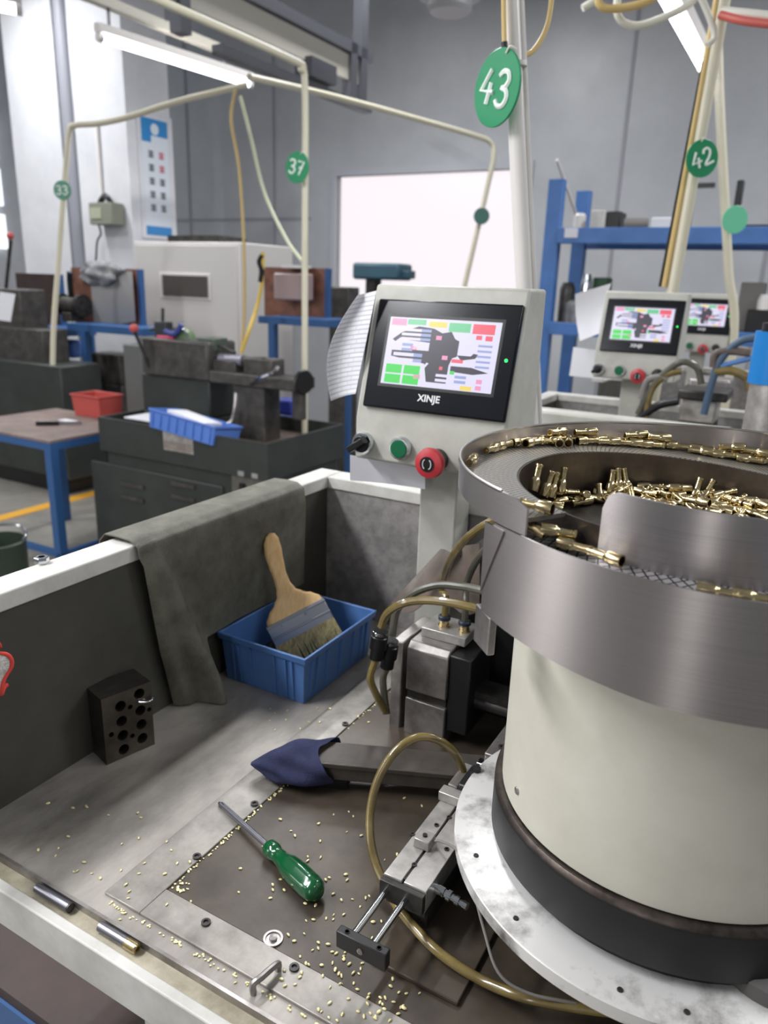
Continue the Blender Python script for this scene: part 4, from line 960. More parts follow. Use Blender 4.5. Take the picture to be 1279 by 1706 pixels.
# ================================================================== POLES, SIGNS
def digits(s_, w=1.0):
    G = {'4': [[(0.6, 1.5), (0.02, 0.55), (1.0, 0.55)], [(0.72, 0.95), (0.6, 0)]],
         '3': [[(0.05, 1.3), (0.3, 1.48), (0.65, 1.45), (0.8, 1.15), (0.6, 0.85), (0.35, 0.78), (0.7, 0.7), (0.85, 0.4), (0.65, 0.06), (0.25, 0.02), (0.02, 0.22)]],
         '7': [[(0.0, 1.42), (0.85, 1.45), (0.3, 0.0)], [(0.25, 0.75), (0.75, 0.8)]],
         '2': [[(0.05, 1.1), (0.2, 1.42), (0.6, 1.45), (0.8, 1.1), (0.55, 0.6), (0.05, 0.05), (0.95, 0.08)]],
         '1': [[(0.4, 1.45), (0.4, 0)]]}
    out = []
    for i, ch in enumerate(s_):
        for st in G[ch]: out.append([(x + i * 1.25, y) for x, y in st])
    return out, 1.25 * len(s_) - 0.25
def sign(num, c, r, yaw, tilt, label, m=signg, group=None, roll=0):
    t = thing('number_sign', label, 'sign', Vector(c) - Vector((0, 0, r)), 0, group)
    X = Matrix.Translation(c) @ Matrix.Rotation(yaw, 4, 'Z') @ Matrix.Rotation(tilt, 4, 'X') @ Matrix.Rotation(roll, 4, 'Y')
    MB(X).lathe([(r * .985, -0.002), (r, -0.0012), (r, 0.0012), (r * .985, 0.002)], (0, 0, 0), (0, -1, 0), n=48).build('disc', m, t)
    if num:
        st, W_ = digits(num); k = r * 1.3 / max(W_, 1.5); q_ = MB(X)
        for s_ in st: q_.tube([((x - W_ / 2) * k, -0.0022, (y - 0.75) * k) for x, y in s_], r * 0.075, n=6, sub=4, smooth=len(s_) > 4)
        q_.build('number', signw, t)
    MB(X).tube([(r * .15, -0.003, r * .86), (r * .3, -.004, r * 1.02), (r * .42, 0.004, r * .98)], r * 0.03, n=6).build('tie', cablew, t)
    return t
# pole 43
pb = pt(873, 480, 1.30); ptop = pt(850, 0, 1.30); dirp = (ptop - pb)
p_hi = pb + dirp * 1.9; p_lo = pb - dirp * ((pb.z - 0.0) / dirp.z)
pl = thing('tall_pole', 'thick white pole carrying the large green 43 sign', 'pole', p_lo)
MB().cyl(p_lo, p_hi, 0.0135, n=24).build('pole_tube', pvcw, pl)
MB().cyl(p_lo + Vector((.0175, 0.004, 0)), p_hi + Vector((.0175, 0.004, 0)), 0.0042, n=10).build('wire_conduit', pvcw, pl)
MB().cyl(pt(860, 112, 1.3), pt(860, 104, 1.3), 0.0165, n=20).build('pipe_clip', pvcw, pl)
sign('43', pt(828, 147, 1.285), 0.054, R(-58), R(0), 'large oval looking green sign numbered 43 on the thick white pole', roll=R(14), group=None)
# conduit 37
zc = pt(508, 140, 3.6)
pp = [LW(FRI_.x, FRI_.y, zc.z) if False else None for FRI_ in []]
def cond(name, pts, r, m, label, cat='conduit', sub=6, smooth=True): 
    return MB().tube(pts, r, n=12, sub=sub, smooth=smooth).solo(name, m, label, cat, pts[-1])
l37 = FRI @ zc
arm = [LW(l37.x, l37.y - 2.6, zc.z + 0.07), LW(l37.x, l37.y - 1.2, zc.z + 0.07), LW(l37.x, l37.y - 0.12, zc.z + 0.07), LW(l37.x, l37.y - 0.03, zc.z + 0.05), LW(l37.x, l37.y, zc.z - 0.03), LW(l37.x, l37.y, 1.6), LW(l37.x, l37.y, 0.736)]
cond('bent_conduit', arm, 0.0145, pvc, 'cream bent conduit pole coming down behind lathe with sign 37')
sign('37', pt(495, 279, 3.55), 0.064, R(-32), 0, 'round green sign numbered 37 on the bent cream conduit', roll=R(12))
cond('bent_conduit', [pt(415, 128, 4.4), pt(560, 162, 5.0), pt(700, 200, 5.4), pt(790, 226, 5.6), pt(817, 238, 5.65), pt(822, 262, 5.65), pt(812, 310, 5.65), pt(775, 470, 5.65), pt(735, 640, 5.65), Vector((pt(715, 700, 5.65).x, 5.65, 0))], 0.018, pvc, 'thin bent conduit crossing in front of the bright window')
sign('', pt(802, 360, 5.6), 0.055, R(-10), 0, 'small dark round sign on conduit in front of the window', m=signd)
cond('bent_conduit', [pt(412, 141, 4.9), pt(300, 168, 4.9), pt(210, 196, 4.9), pt(160, 206, 4.9), pt(125, 209, 4.9), pt(115, 222, 4.9), pt(108, 300, 4.9), pt(98, 430, 4.9), pt(88, 600, 4.9), Vector((pt(84, 680, 4.9).x, 4.9, 0))], 0.017, pvc, 'thin cream conduit bending down in front of the left pillar')
sign('33', pt(104, 317, 4.85), 0.055, R(-5), 0, 'small faded green sign numbered 33 before the left pillar', m=signp)
pa, pb_ = pt(1124, 460, 2.25), pt(1195, 60, 2.25); d_ = pb_ - pa
pg = pa - d_ * (pa.z / d_.z)
pl = thing('slanted_pole', 'slanting cream pole with yellow cable rising behind the middle panel', 'pole', pg)
MB().cyl(pg, pa + d_ * 1.5, 0.017, n=20).build('pole_tube', pvc, pl)
MB().cyl(pa - d_ * .05 + Vector((-.026, 0, 0)), pa + d_ * 1.5 + Vector((-.016, 0, 0)), 0.0085, n=10).build('yellow_cable', cabley, pl, label='yellow cable')
MB().cyl(pa - d_ * .05 + Vector((-.038, 0, 0)), pa + d_ * 0.9 + Vector((-.026, 0, 0)), 0.004, n=8).build('black_cable', blackpl, pl, label='black cable')
sign('42', pt(1169, 264, 2.2), 0.047, R(12), 0, 'green round sign numbered 42 on the slanting pole at right', roll=R(-24))
pl = thing('thin_pole', 'thin cream pole at far right carrying a pale mint sign', 'pole', pt(1218, 600, 3.1))
MB().tube([Vector((pt(1218, 600, 3.1).x, 3.1, 0)), pt(1218, 600, 3.1), pt(1213, 450, 3.1), pt(1205, 300, 3.1), pt(1198, 160, 3.1), pt(1194, 20, 3.1)], 0.017, n=14).build('pole_tube', pvc, pl)
sn = sign('', pt(1224, 366, 3.05), 0.05, R(5), 0, 'pale mint round sign without number on the thin right pole', m=mat('sign_mint', (110, 196, 158), 0.3))
# cables at the top
hose([pt(838, -60, 1.28), pt(839, 20, 1.28), pt(840, 72, 1.28)], 0.004, cabley, 'yellow air hose dropping left of the thick white pole', 'hose')
MB().cyl(pt(840, 70, 1.28), pt(841, 88, 1.28), 0.005, n=12).solo('plug', blackpl, 'small dark plug at the end of the yellow hose by the pole', 'plug', pt(841, 88, 1.28))
hose([pt(866, 96, 1.32), pt(890, 82, 1.33), pt(912, 40, 1.34), pt(922, -30, 1.35)], 0.004, cabley, 'orange yellow hose curving off the right side of white pole', 'hose')
hose([pt(995, -20, 2.3), pt(1000, 10, 2.3), pt(1030, 14, 2.3), pt(1075, 4, 2.3), pt(1110, -20, 2.3)], 0.010, cabley, 'yellow hose loop at the top beside the right tube light', 'hose')
hose([pt(1028, -10, 2.35), pt(1030, 28, 2.35), pt(1055, 43, 2.35), pt(1095, 33, 2.35), pt(1150, 5, 2.35), pt(1165, -30, 2.35)], 0.010, cablew, 'white hose loop hanging lowest beside the right tube light', 'hose')
hose([pt(970, 14, 2.4), pt(985, 4, 2.4), pt(1000, -10, 2.4)], 0.010, cablew, 'short pale hose end at the top edge of the picture', 'hose')
hose([pt(1160, -20, 2.2), pt(1180, 25, 2.2), pt(1190, 60, 2.2), pt(1178, 75, 2.2)], 0.008, cablew, 'white cable dropping along the slanting pole top', 'cable')
hose([pt(1200, 25, 2.2), pt(1235, 34, 2.15), pt(1290, 41, 2.1)], 0.010, mat('red_cable', (206, 100, 90), 0.5), 'red cable leaving the pole top to the right', 'cable')
hose([pt(1203, 20, 2.22), pt(1240, 24, 2.17), pt(1295, 30, 2.12)], 0.013, cablew, 'thick white cable leaving the pole top above the red one', 'cable')
hose([pt(392, 150, 4.6), pt(385, 200, 4.6), pt(398, 280, 4.6), pt(406, 400, 4.6), pt(407, 520, 4.6), pt(402, 585, 4.6)], 0.009, cabley, 'yellow air hose hanging in front of the white cabinet edge', 'hose')
hose([pt(400, 160, 4.2), pt(418, 230, 4.2), pt(440, 320, 4.2), pt(475, 395, 4.0), pt(503, 435, 3.7)], 0.009, mat('pale_green_cable', (206, 210, 180), 0.5), 'pale cable drooping from tube light to the 37 conduit', 'cable')
hose([pt(438, 420, 4.5), pt(436, 470, 4.5), pt(428, 510, 4.5), pt(415, 550, 4.4), pt(402, 588, 4.4)], 0.011, mat('yellow_hose', (226, 192, 92), 0.5), 'bright yellow hose hanging beside the white cabinet', 'hose')
MB().tube([pt(437, 425, 4.5), pt(432, 436, 4.5), pt(436, 450, 4.5), pt(434, 470, 4.5)], 0.016, n=8).solo('hose_hanger', blackpl, 'dark knotted hook where the bright yellow hose hangs', 'hook', pt(434, 470, 4.5))

# ================================================================== LIGHTS, OVERHEAD
def tube_light(a, b, label, r=0.016):
    t = thing('tube_light', label, 'light', a.lerp(b, 0.5))
    MB().cyl(a, b, r, n=18).build('tube', tubem, t)
    d = (b - a).normalized()
    h = MB(); u_ = Vector((0, 0, 1)); s_ = d.cross(u_).normalized() * 0.025
    P0, P1 = a - d * .03, b + d * .03; lo_, hi_ = Vector((0, 0, r + .008)), Vector((0, 0, r + .05))
    h.hexa([P0 - s_ + lo_, P1 - s_ + lo_, P1 + s_ + lo_, P0 + s_ + lo_, P0 - s_ + hi_, P1 - s_ + hi_, P1 + s_ + hi_, P0 + s_ + hi_]); h.build('fixture', pvcw, t)
    for P_ in (a - d * .03, b + d * 0.0): MB().cyl(P_, P_ + d * .03, r * 1.15, n=16).build('end_cap', pvcw, t)
    return t
a_, b_ = pz(170, 64, 2.7), pz(413, 140, 2.7)
tube_light(a_, b_, 'long lit fluorescent tube at upper left above the lathe', 0.020)
a2, b2 = pz(-60, 2, 2.7), pz(26, 17, 2.7); tube_light(a2, b2, 'lit tube end cut by the upper left corner', 0.020)
a3, b3 = pz(1092, -30, 2.25), pz(1169, 112, 2.25); tube_light(a3, b3, 'bright lit tube at upper right beside the slanting pole', 0.015)
# overhead rails
la, lb = FRI @ pz(345, -30, 3.25), FRI @ pz(606, 92, 3.0)
bt_ = thing('overhead_busway', 'grey overhead busway beam with cream web ending near the wall', 'overhead beam', LW(lb.x, lb.y - 1.2, 2.6), FRA)
D1 = 4.6
z_up = dpl(600, 90, D1).z; w_b = dpl(600, 90, D1).x; z_lo = dpl(600, 178, D1).z
MB(FR).box((w_b - .035, D1 - 3.4, z_up - .03), (w_b + .035, D1 + .1, z_up + .03)).build('top_rail', railm, bt_)
MB(FR).box((w_b - .035, D1 - 1.35, z_lo - .022), (w_b + .035, D1 + .1, z_lo + .022)).build('bottom_rail', railm, bt_)
MB(FR).box((w_b - .012, D1 - 3.4, z_up - .18), (w_b + .012, D1 + .05, z_up - .04)).build('cream_web', railc, bt_)
for dd, h_ in ((D1, 4.6), (D1 - 0.12, z_up + 0.03), (D1 - 1.6, 4.6)):
    MB(FR).box((w_b - .035, dd - .035, z_lo), (w_b + .035, dd + .035, h_)).build('hanger_post', railm, bt_)
MB(FR).box((w_b - .06, D1 - 0.62, z_lo + 0.04), (w_b + .06, D1 - 0.36, z_up - 0.16)).build('junction_box', railm, bt_)
# channel beside the tube light
ch = MB(FR); l0 = FRI @ a_; z_ = 2.86
ct = thing('lamp_rail', 'grey lamp rail running above the left fluorescent tubes', 'rail', LW(l0.x, l0.y, z_), FRA)
MB(FR).box((l0.x - .03, -0.5, z_), (l0.x + .03, l0.y + 2.2, z_ + .05)).build('rail', railc, ct)
for dd in (l0.y - 0.45, l0.y - 0.1): MB(FR).box((l0.x - .04, dd, z_ + .05), (l0.x + .04, dd + .05, 4.6)).build('hanger', railm, ct)
MB(FR).box((l0.x - .09, l0.y - 0.55, z_ + 0.04), (l0.x + .09, l0.y - 0.2, z_ + .26)).build('junction_box', railm, ct)
MB(FR).box((l0.x - .006, l0.y + 0.05, 2.75), (l0.x + .006, l0.y + .062, z_)).build('wire_hanger', railm, ct)
MB(FR).box((l0.x - .006, l0.y + 1.0, 2.75), (l0.x + .006, l0.y + 1.012, z_)).build('wire_hanger', railm, ct)
cl = thing('ceiling_vent', 'dim round ceiling fitting cut by the top edge', 'vent', pt(748, -10, 4.4))
MB().lathe([(0.02, 0.0), (0.10, 0.0), (0.115, 0.02), (0.115, 0.06), (0.16, 0.07), (0.17, 0.10)], pt(748, 22, 4.4), n=32).build('vent_bowl', mat('vent_grey', (170, 170, 174), 0.4), cl)

# ================================================================== BACKGROUND LEFT
# poster on the pillar side
w_ = w215 + 0.004
A1, B1 = wpl(232, 193, w_), wpl(278, 392, w_)
C1 = wpl(276, 202, w_); d0, d1 = A1.y, C1.y; z1_, z0_ = A1.z, wpl(238, 390, w_).z
po = MB(FR); po.cur = 0; po.box((w215, d0 - .04, z0_ - .03), (w215 + .012, d1 + .06, z1_ + .04))
po.cur = 1; po.box((w215 + .012, d0, z0_), (w215 + .014, d1, z1_))
def pr(u0_, v0_, u1_, v1_, mi): po.cur = mi; po.box((w215 + .014, d0 + (d1 - d0) * u0_, z1_ + (z0_ - z1_) * v1_), (w215 + .0155, d0 + (d1 - d0) * u1_, z1_ + (z0_ - z1_) * v0_))
pr(0, 0, 1, .14, 2); pr(0, .14, .35, .2, 2); pr(0, .92, 1, 1, 2)
po.cur = 1; po.lathe([(0.075 * (d1 - d0) / .5, 0), (0.075 * (d1 - d0) / .5, .004), (0, .004)], (w215 + .015, (d0 + d1) / 2, z1_ - (z1_ - z0_) * .085), (1, 0, 0), n=24)
pr(.42, .06, .6, .115, 3)
for k in range(5):
    for j in range(2):
        mi = 4 if (j == 1 and k < 2) else 3; u_ = .22 + .4 * j; v_ = .27 + .115 * k
        for q in range(3): pr(u_, v_ + q * .022, u_ + .2, v_ + q * .022 + .012, mi)
        pr(u_ + .08, v_, u_ + .12, v_ + .06, mi)
po.solo('wall_poster', [wallw, postw, postb, postd, postr], 'tall white poster with blue ends on the pillar side', 'poster', LW(w215, d0, z0_), FRA, smooth=False)
# electrical box on pillar front
eb = thing('control_box', 'small olive grey box with black coiled cable on the pillar front', 'electric box', LW(pw(170, 355), DP - .05, dpl(170, 375, DP - .1).z), FRA)
mb = MB(FR); pxbox(mb, 148, 337, 186, 374, DP - .14, .13); mb.build('box_body', mat('olive_grey', (132, 134, 120), 0.5), eb, bevel=.006)
mb = MB(FR); pxbox(mb, 150, 346, 168, 364, DP - .146, .006); mb.build('window_plate', mat('pale_olive', (168, 172, 148), 0.5), eb)
mb = MB(FR); pxbox(mb, 180, 358, 198, 374, DP - .06, .05); mb.build('socket', pvcw, eb)
cc = dpl(176, 346, DP - .08)
MB(FR).tube([(cc.x + .09 * math.cos(R(q)), cc.y - .02 * math.sin(R(q * 2)), cc.z + .09 * math.sin(R(q))) for q in range(-60, 170, 20)], .022, n=10).build('coiled_cable', blackpl, eb)
MB(FR).tube([dpl(165, 376, DP - .05), dpl(168, 390, DP - .05), dpl(162, 402, DP - .05), dpl(160, 430, DP - .05), dpl(157, 450, DP - .05)], .008, n=8).build('hanging_cord', blackpl, eb)
MB(FR).cyl((dpl(170, 300, DP).x, DP - .02, dpl(170, 338, DP).z), (dpl(170, 300, DP).x, DP - .02, dpl(168, 205, DP).z), .014, n=10).build('riser_conduit', pvcw, eb)
# white cabinet
DC = 4.25
cw0, cw1 = dpl(228, 500, DC).x, dpl(400, 500, DC).x; czt = dpl(310, 403, DC).z
cab = thing('metal_cabinet', 'tall off white metal cabinet with dark grille beside the pillar', 'cabinet', LW((cw0 + cw1) / 2, DC + .3, 0), FRA)
MB(FR).box((cw0, DC, 0.05), (cw1, DC + .62, czt)).build('body', cabm, cab, bevel=.008)
MB(FR).box((cw0 + .02, DC + .02, 0.0), (cw1 - .02, DC + .6, .05)).build('plinth', blackm, cab)
mb = MB(FR); pxbox(mb, 233, 408, 396, 640, DC - .008, .008); mb.build('door_panel', cabm, cab, bevel=.004)
mb = MB(FR); pxbox(mb, 266, 455, 350, 498, DC - .016, .008); fr_o = mb.build('grille_frame', pvcw, cab, bevel=.003)
mb = MB(FR); g4 = pxbox(mb, 271, 459, 346, 494, DC - .018, .003); 
for k in range(9):
    z_ = g4[2] + (g4[3] - g4[2]) * (k + .5) / 9; mb.box((g4[0], DC - .026, z_ - .004), (g4[1], DC - .018, z_ + .004))
for k in range(14):
    x_ = g4[0] + (g4[1] - g4[0]) * (k + .5) / 14; mb.box((x_ - .003, DC - .027, g4[2]), (x_ + .003, DC - .026, g4[3]))
mb.build('grille', grillm, cab)
mb = MB(FR); mb.box((cw0 + .25, DC + .1, czt), (cw0 + .75, DC + .4, czt + .05)); mb.solo('flat_box', darksteel, 'flat dark box lying on top of the white cabinet', 'box', LW(cw0 + .5, DC + .25, czt), FRA)

# lathe
la_ = thing('bench_lathe', 'dark green bench lathe with chip tray left of the control panel', 'lathe', LW(-2.39, 2.7, 0), FRA)
w0, w1, d0, d1 = -2.90, -1.893, 2.41, 2.99
MB(FR).box((w0 + .02, d0 + .02, 0), (w1 - .02, d1 - .02, 0.66)).build('base_cabinet', machg, la_, bevel=.01)
tr = MB(FR); zt_ = .80
for a, b in (((w0, d0, .64), (w1, d1, .66)), ((w0, d0, .66), (w1, d0 + .012, zt_)), ((w0, d1 - .012, .66), (w1, d1, zt_)), ((w0, d0 + .012, .66), (w0 + .012, d1 - .012, zt_)), ((w1 - .012, d0 + .012, .66), (w1, d1 - .012, zt_))): tr.box(a, b)
tr.build('chip_tray', machg, la_)
MB(FR).box((w0 + .015, d0 + .015, .66), (w1 - .015, d1 - .015, .735)).build('tray_bottom', rusty, la_)
mb = MB(FR); pxbox(mb, 160, 790, 372, 950, d0 + .01, .012); mb.build('door_panel', machg, la_, bevel=.005)
for y in (806, 828):
    for x in (200, 285): sl_ = MB(FR); pxbox(sl_, x, y, x + 38, y + 6, d0 + .002, .01); sl_.build('vent_slot', machd, la_)
mb = MB(FR); mb.cur = 0; r4 = pxbox(mb, 272, 715, 321, 753, d0 - .003, .003); mb.cur = 1
for k in range(3): mb.box((r4[0] + .008, d0 - .004, r4[2] + .01 + k * .012), (r4[1] - .008, d0 - .003, r4[2] + .016 + k * .012))
mb.build('name_plate', [alu, tblwood], la_)
mb = MB(FR); pxbox(mb, 386, 760, 441, 830, d0 + .008, .012); cpn = mb.build('switch_plate', mat('switch_plate_grey', (112, 108, 102), .45, .4, mott=30), la_)
for x, y in ((401, 789), (424, 793)):
    mb = MB(FR); pxbox(mb, x - 5, y - 4, x + 5, y + 4, d0 - .004, .012); mb.build('toggle', chrome, cpn)
mb = MB(FR); pxbox(mb, 398, 806, 406, 815, d0 - .004, .012); mb.build('push_button', blackpl, cpn)
DL = 2.66
mb = MB(FR); h4 = pxbox(mb, 237, 566, 346, 630, DL, .2); mb.build('headstock', machd, la_, bevel=.012)
mb = MB(FR); e4 = pxbox(mb, 237, 628, 350, 690, DL + .02, .18); mb.box((e4[0], DL + .02, .67), (e4[1], DL + .2, e4[2])); mb.build('head_pedestal', machg, la_, bevel=.01)
mb = MB(FR); b4 = pxbox(mb, 348, 625, 490, 645, DL + .0, .16); mb.build('lathe_bed', machd, la_, bevel=.006)
mb = MB(FR); e4 = pxbox(mb, 388, 640, 440, 712, DL + .02, .12); mb.box((e4[0], DL + .02, .67), (e4[1], DL + .14, e4[2] + .01)); mb.build('bed_column', machd, la_, bevel=.006)
mb = MB(FR); pxbox(mb, 352, 600, 392, 628, DL + .03, .1); mb.build('tool_slide', machd, la_, bevel=.006)
mb = MB(FR); pxbox(mb, 405, 598, 452, 626, DL + .03, .1); mb.build('cross_slide', machd, la_, bevel=.006)
p = dpl(368, 598, DL + .06); q = dpl(406, 601, DL + .06)
MB(FR).cyl(p, q, .026, n=20).build('air_cylinder', mat('cylinder_lilac_grey', (140, 138, 150), .35, .5), la_)
p2 = dpl(440, 603, DL + .06); MB(FR).cyl(q, p2, .02, n=18).build('cylinder_rod', darksteel, la_)
MB(FR).cyl(dpl(343, 600, DL + .08), dpl(366, 600, DL + .08), .034, .028, n=20).build('chuck', darksteel, la_)
MB(FR).cyl(dpl(346, 567, DL + .08), dpl(392, 588, DL + .06), .007, n=10).build('feed_bar', darksteel, la_)
mb = MB(FR); pxbox(mb, 328, 563, 356, 584, DL + .04, .1); mb.build('collar_block', mat('green_grey_iron', (74, 84, 74), .45), la_, bevel=.006)
p = dpl(503, 636, DL + .06); MB(FR).lathe([(.012, 0), (.05, 0), (.055, .01), (.05, .02), (.012, .02)], p, (1, -.3, 0), n=24).build('handwheel', blackm, la_)
mb = MB(FR); pxbox(mb, 486, 640, 502, 700, DL + .05, .04); mb.build('tail_bracket', machd, la_, bevel=.004)
MB(FR).tube([dpl(417, 640, DL), dpl(432, 630, DL - .05), dpl(455, 620, DL - .08), dpl(462, 612, DL - .02)], .008, n=8).build('crank_arm', chrome, la_)
MB(FR).tube([dpl(393, 655, DL - .03), dpl(391, 680, DL - .05), dpl(386, 700, DL - .06), dpl(378, 706, DL - .08)], .008, n=8).build('crank_arm', steel, la_)
p = dpl(305, 568, DL + .07)
MB(FR).lathe([(.012, 0), (.058, .0), (.062, .01), (.062, .05), (.058, .06), (.012, .06)], (p.x, DL + .04, p.z), (0, 1, 0), n=36).build('pulley_guard', guardg, la_)
MB(FR).lathe([(.060, .0), (.065, .0), (.065, .012), (.060, .012)], (p.x, DL + .036, p.z), (0, 1, 0), n=36, caps=False).build('guard_rim', chrome, la_)
MB(FR).tube([dpl(248, 612, DL - .02), dpl(238, 585, DL - .05), dpl(224, 552, DL - .08)], .008, n=8).build('lever', darksteel, la_)
MB(FR).sphere(dpl(223, 547, DL - .08), .021).build('lever_knob', redpl, la_)
mb = MB(FR); pxbox(mb, 257, 536, 276, 566, DL + .05, .05); mb.cyl(dpl(271, 540, DL + .08), dpl(271, 513, DL + .08), .008, n=10); mb.cyl(dpl(249, 548, DL + .07), dpl(258, 548, DL + .07), .008, n=10)
mb.solo('dial_gauge', mat('dark_gauge', (50, 54, 56), .4), 'small dark gauge stand on top of the lathe headstock', 'gauge', ctr(266, 566, DL + .07), FRA, bevel=.003)
mb = MB(FR); mb.tube([dpl(275, 552, DL + .02), dpl(292, 556, DL + .02), dpl(303, 540, DL + .02)], .013, n=8); mb.solo('blue_clamp', mat('clamp_blue', (50, 62, 130), .45), 'dark blue curved clamp in front of the green guard', 'clamp', ctr(290, 565, DL + .02), FRA)
mb = MB(FR); pxbox(mb, 260, 560, 287, 567, DL + .02, .06); mb.solo('pink_lid', pinkp, 'small pink lid lying on the lathe headstock', 'tray', ctr(273, 567, DL + .05), FRA, bevel=.004)  # pink lid on the headstock
# bin, papers on the lathe tray
bz0 = .745
bn2 = thing('storage_bin', 'light blue plastic bin tilted on the edge of the lathe tray', 'bin', ctr(305, 715, d0 + .03), FRA)
mb = MB(FR); z_t, z_b = .845, .785
wa, wb2 = dpl(249, 690, d0).x, dpl(361, 700, d0).x
Mt = FR @ Matrix.Translation(((wa + wb2) / 2, d0 + .03, .815)) @ Matrix.Rotation(R(6), 4, 'Y') @ Matrix.Rotation(R(-8), 4, 'X')
mb = MB(Mt); hw2 = (wb2 - wa) / 2; bin_mesh(mb, -hw2, -.05, hw2, .14, -.045, .04, fl=.012, th=.004); mb.build('bin_body', bluepl2, bn2, bevel=.002)
for k in range(8): x_ = -hw2 + .03 + (hw2 * 2 - .06) * k / 7; MB(Mt).box((x_ - .003, -.049, -.035), (x_ + .003, -.040, .028)).build('rib', bluepl2, bn2)
mb = MB(Mt); mb.box((-.10, -.03, .033), (.115, .09, .046), Matrix.Rotation(R(4), 3, 'Y')); mb.solo('paper_stack', paper, 'stack of white papers inside the light blue bin', 'papers', Mt @ Vector((0, .02, .035)), FRA)
mb = MB(FR); mb.box((w0 + .12, d0 + .05, .80), (wa + .03, d0 + .2, .806)); mb.solo('paper_sheet', paper, 'white paper sheet lying left of the light blue bin on lathe', 'paper', LW(w0 + .25, d0 + .1, .80), FRA)
# small blue container behind the column
mb = MB(FR); e4 = pxbox(mb, 456, 666, 484, 690, 3.2, .1); mb.box((e4[0], 3.2, 0.2), (e4[1], 3.3, e4[2])); mb.solo('blue_drum', mat('deep_blue_plastic', (48, 62, 150), .4), 'deep blue container standing behind the lathe column', 'container', LW((e4[0] + e4[1]) / 2, 3.25, .2), FRA, bevel=.01)

def stand(label, x0, x1, ytop, yboard, d, legx, lbl2, legs_y=None, wdepth=.3, bm_=brownb):
    t = thing('display_stand', label, 'stand', LW(dpl((x0 + x1) / 2, yboard, d).x, d + wdepth / 2, 0), FRA)
    mb = MB(FR); f4 = pxbox(mb, x0, yboard, x1, yboard + 12, d, wdepth); mb.build('blue_top', bluefr, t)
    zt_ = f4[3]
    mb = MB(FR); b4_ = pxbox(mb, x0 + 10, ytop, x1 - 4, yboard, d + wdepth - .03, .02); mb.build('back_board', bm_, t)
    mb = MB(FR); mb.box((b4_[1], d + wdepth - .04, zt_), (b4_[1] + .025, d + wdepth, b4_[3])); mb.build('board_edge', bluefr, t)
    for lx in legx:
        x_ = dpl(lx, yboard, d).x
        MB(FR).box((x_ - .022, d, 0), (x_ + .022, d + .044, f4[2])).build('leg', bluefr, t)
    x_ = f4[1] - .03
    MB(FR).box((x_, d + wdepth - .05, 0), (x_ + .03, d + wdepth - .02, f4[2])).build('leg', bluefr, t)
    return t, f4, b4_
s1_, f4, b4a = stand('blue framed stand with red brown board draped with grey cloth', 112, 236, 447, 543, 3.55, (136,), '')
s2_, f4b, b4b = stand('blue stand with red brown board right of the yellow hose', 430, 546, 446, 530, 3.75, (451,), '')
s3_, f4c, b4c = stand('dark stand board at the far left edge of the workshop', 20, 104, 456, 545, 3.7, (40,), '', bm_=dkbrown)
mb = MB(FR); mb.sheet(lambda u, v: dpl(150 + 70 * u + 6 * v, 452 + 18 * math.sin(u * 3) * 0 + (95 if u > 0.05 else 80) * v * (1 - .12 * u), 3.80 - .03 * math.sin(v * 3)), 12, 12, .002)
mb.solo('hanging_sheet', mat('grey_sheet', (142, 140, 140), .6), 'grey plastic sheet hanging on the brown stand board', 'sheet', ctr(185, 545, 3.79), FRA, ang=80)
rag('grey_rag', ragg, 'crumpled grey cloth thrown over the top of the brown stand board', 'cloth', tuple(dpl(170, 456, 3.79)), .20, .07, .085, 9, FR, .35)
mb = MB(FR); e4 = pxbox(mb, 455, 455, 510, 500, 3.9, .08); mb.build
mb.solo('clear_tub', mat('clear_plastic', (170, 150, 146), .25), 'clear plastic tub standing on the right brown board stand', 'tub', LW((e4[0] + e4[1]) / 2, 3.9, e4[2]), FRA, bevel=.01)
mb = MB(FR); mb.cyl(dpl(494, 442, 3.97), dpl(494, 447, 3.97), .09, n=24); mb.solo('white_lid', pvcw, 'white round lid on top of the right brown board', 'lid', ctr(494, 446, 3.97), FRA)  # loose round lid on the stand board
gr_ = thing('bench_grinder', 'dark bench grinder standing left on the blue framed stand', 'grinder', ctr(121, 543, 3.7), FRA)
_g = dpl(121, 520, 3.7)
MB(FR).box((_g.x - .05, 3.64, f4[3]), (_g.x + .05, 3.76, _g.z)).build('grinder_base', machd, gr_, bevel=.008)
MB(FR).cyl((_g.x - .09, 3.7, _g.z + .05), (_g.x + .09, 3.7, _g.z + .05), .055, n=20).build('motor', machd, gr_)
for k in (-1, 1): MB(FR).cyl((_g.x + k * .09, 3.7, _g.z + .05), (_g.x + k * .12, 3.7, _g.z + .05), .075, n=24).build('grinding_wheel', darksteel, gr_)
MB(FR).tube([(_g.x, 3.7, _g.z + .1), (_g.x + .01, 3.69, _g.z + .2), (_g.x + .03, 3.68, _g.z + .27)], .02, n=8).build('lamp_neck', blackpl, gr_)
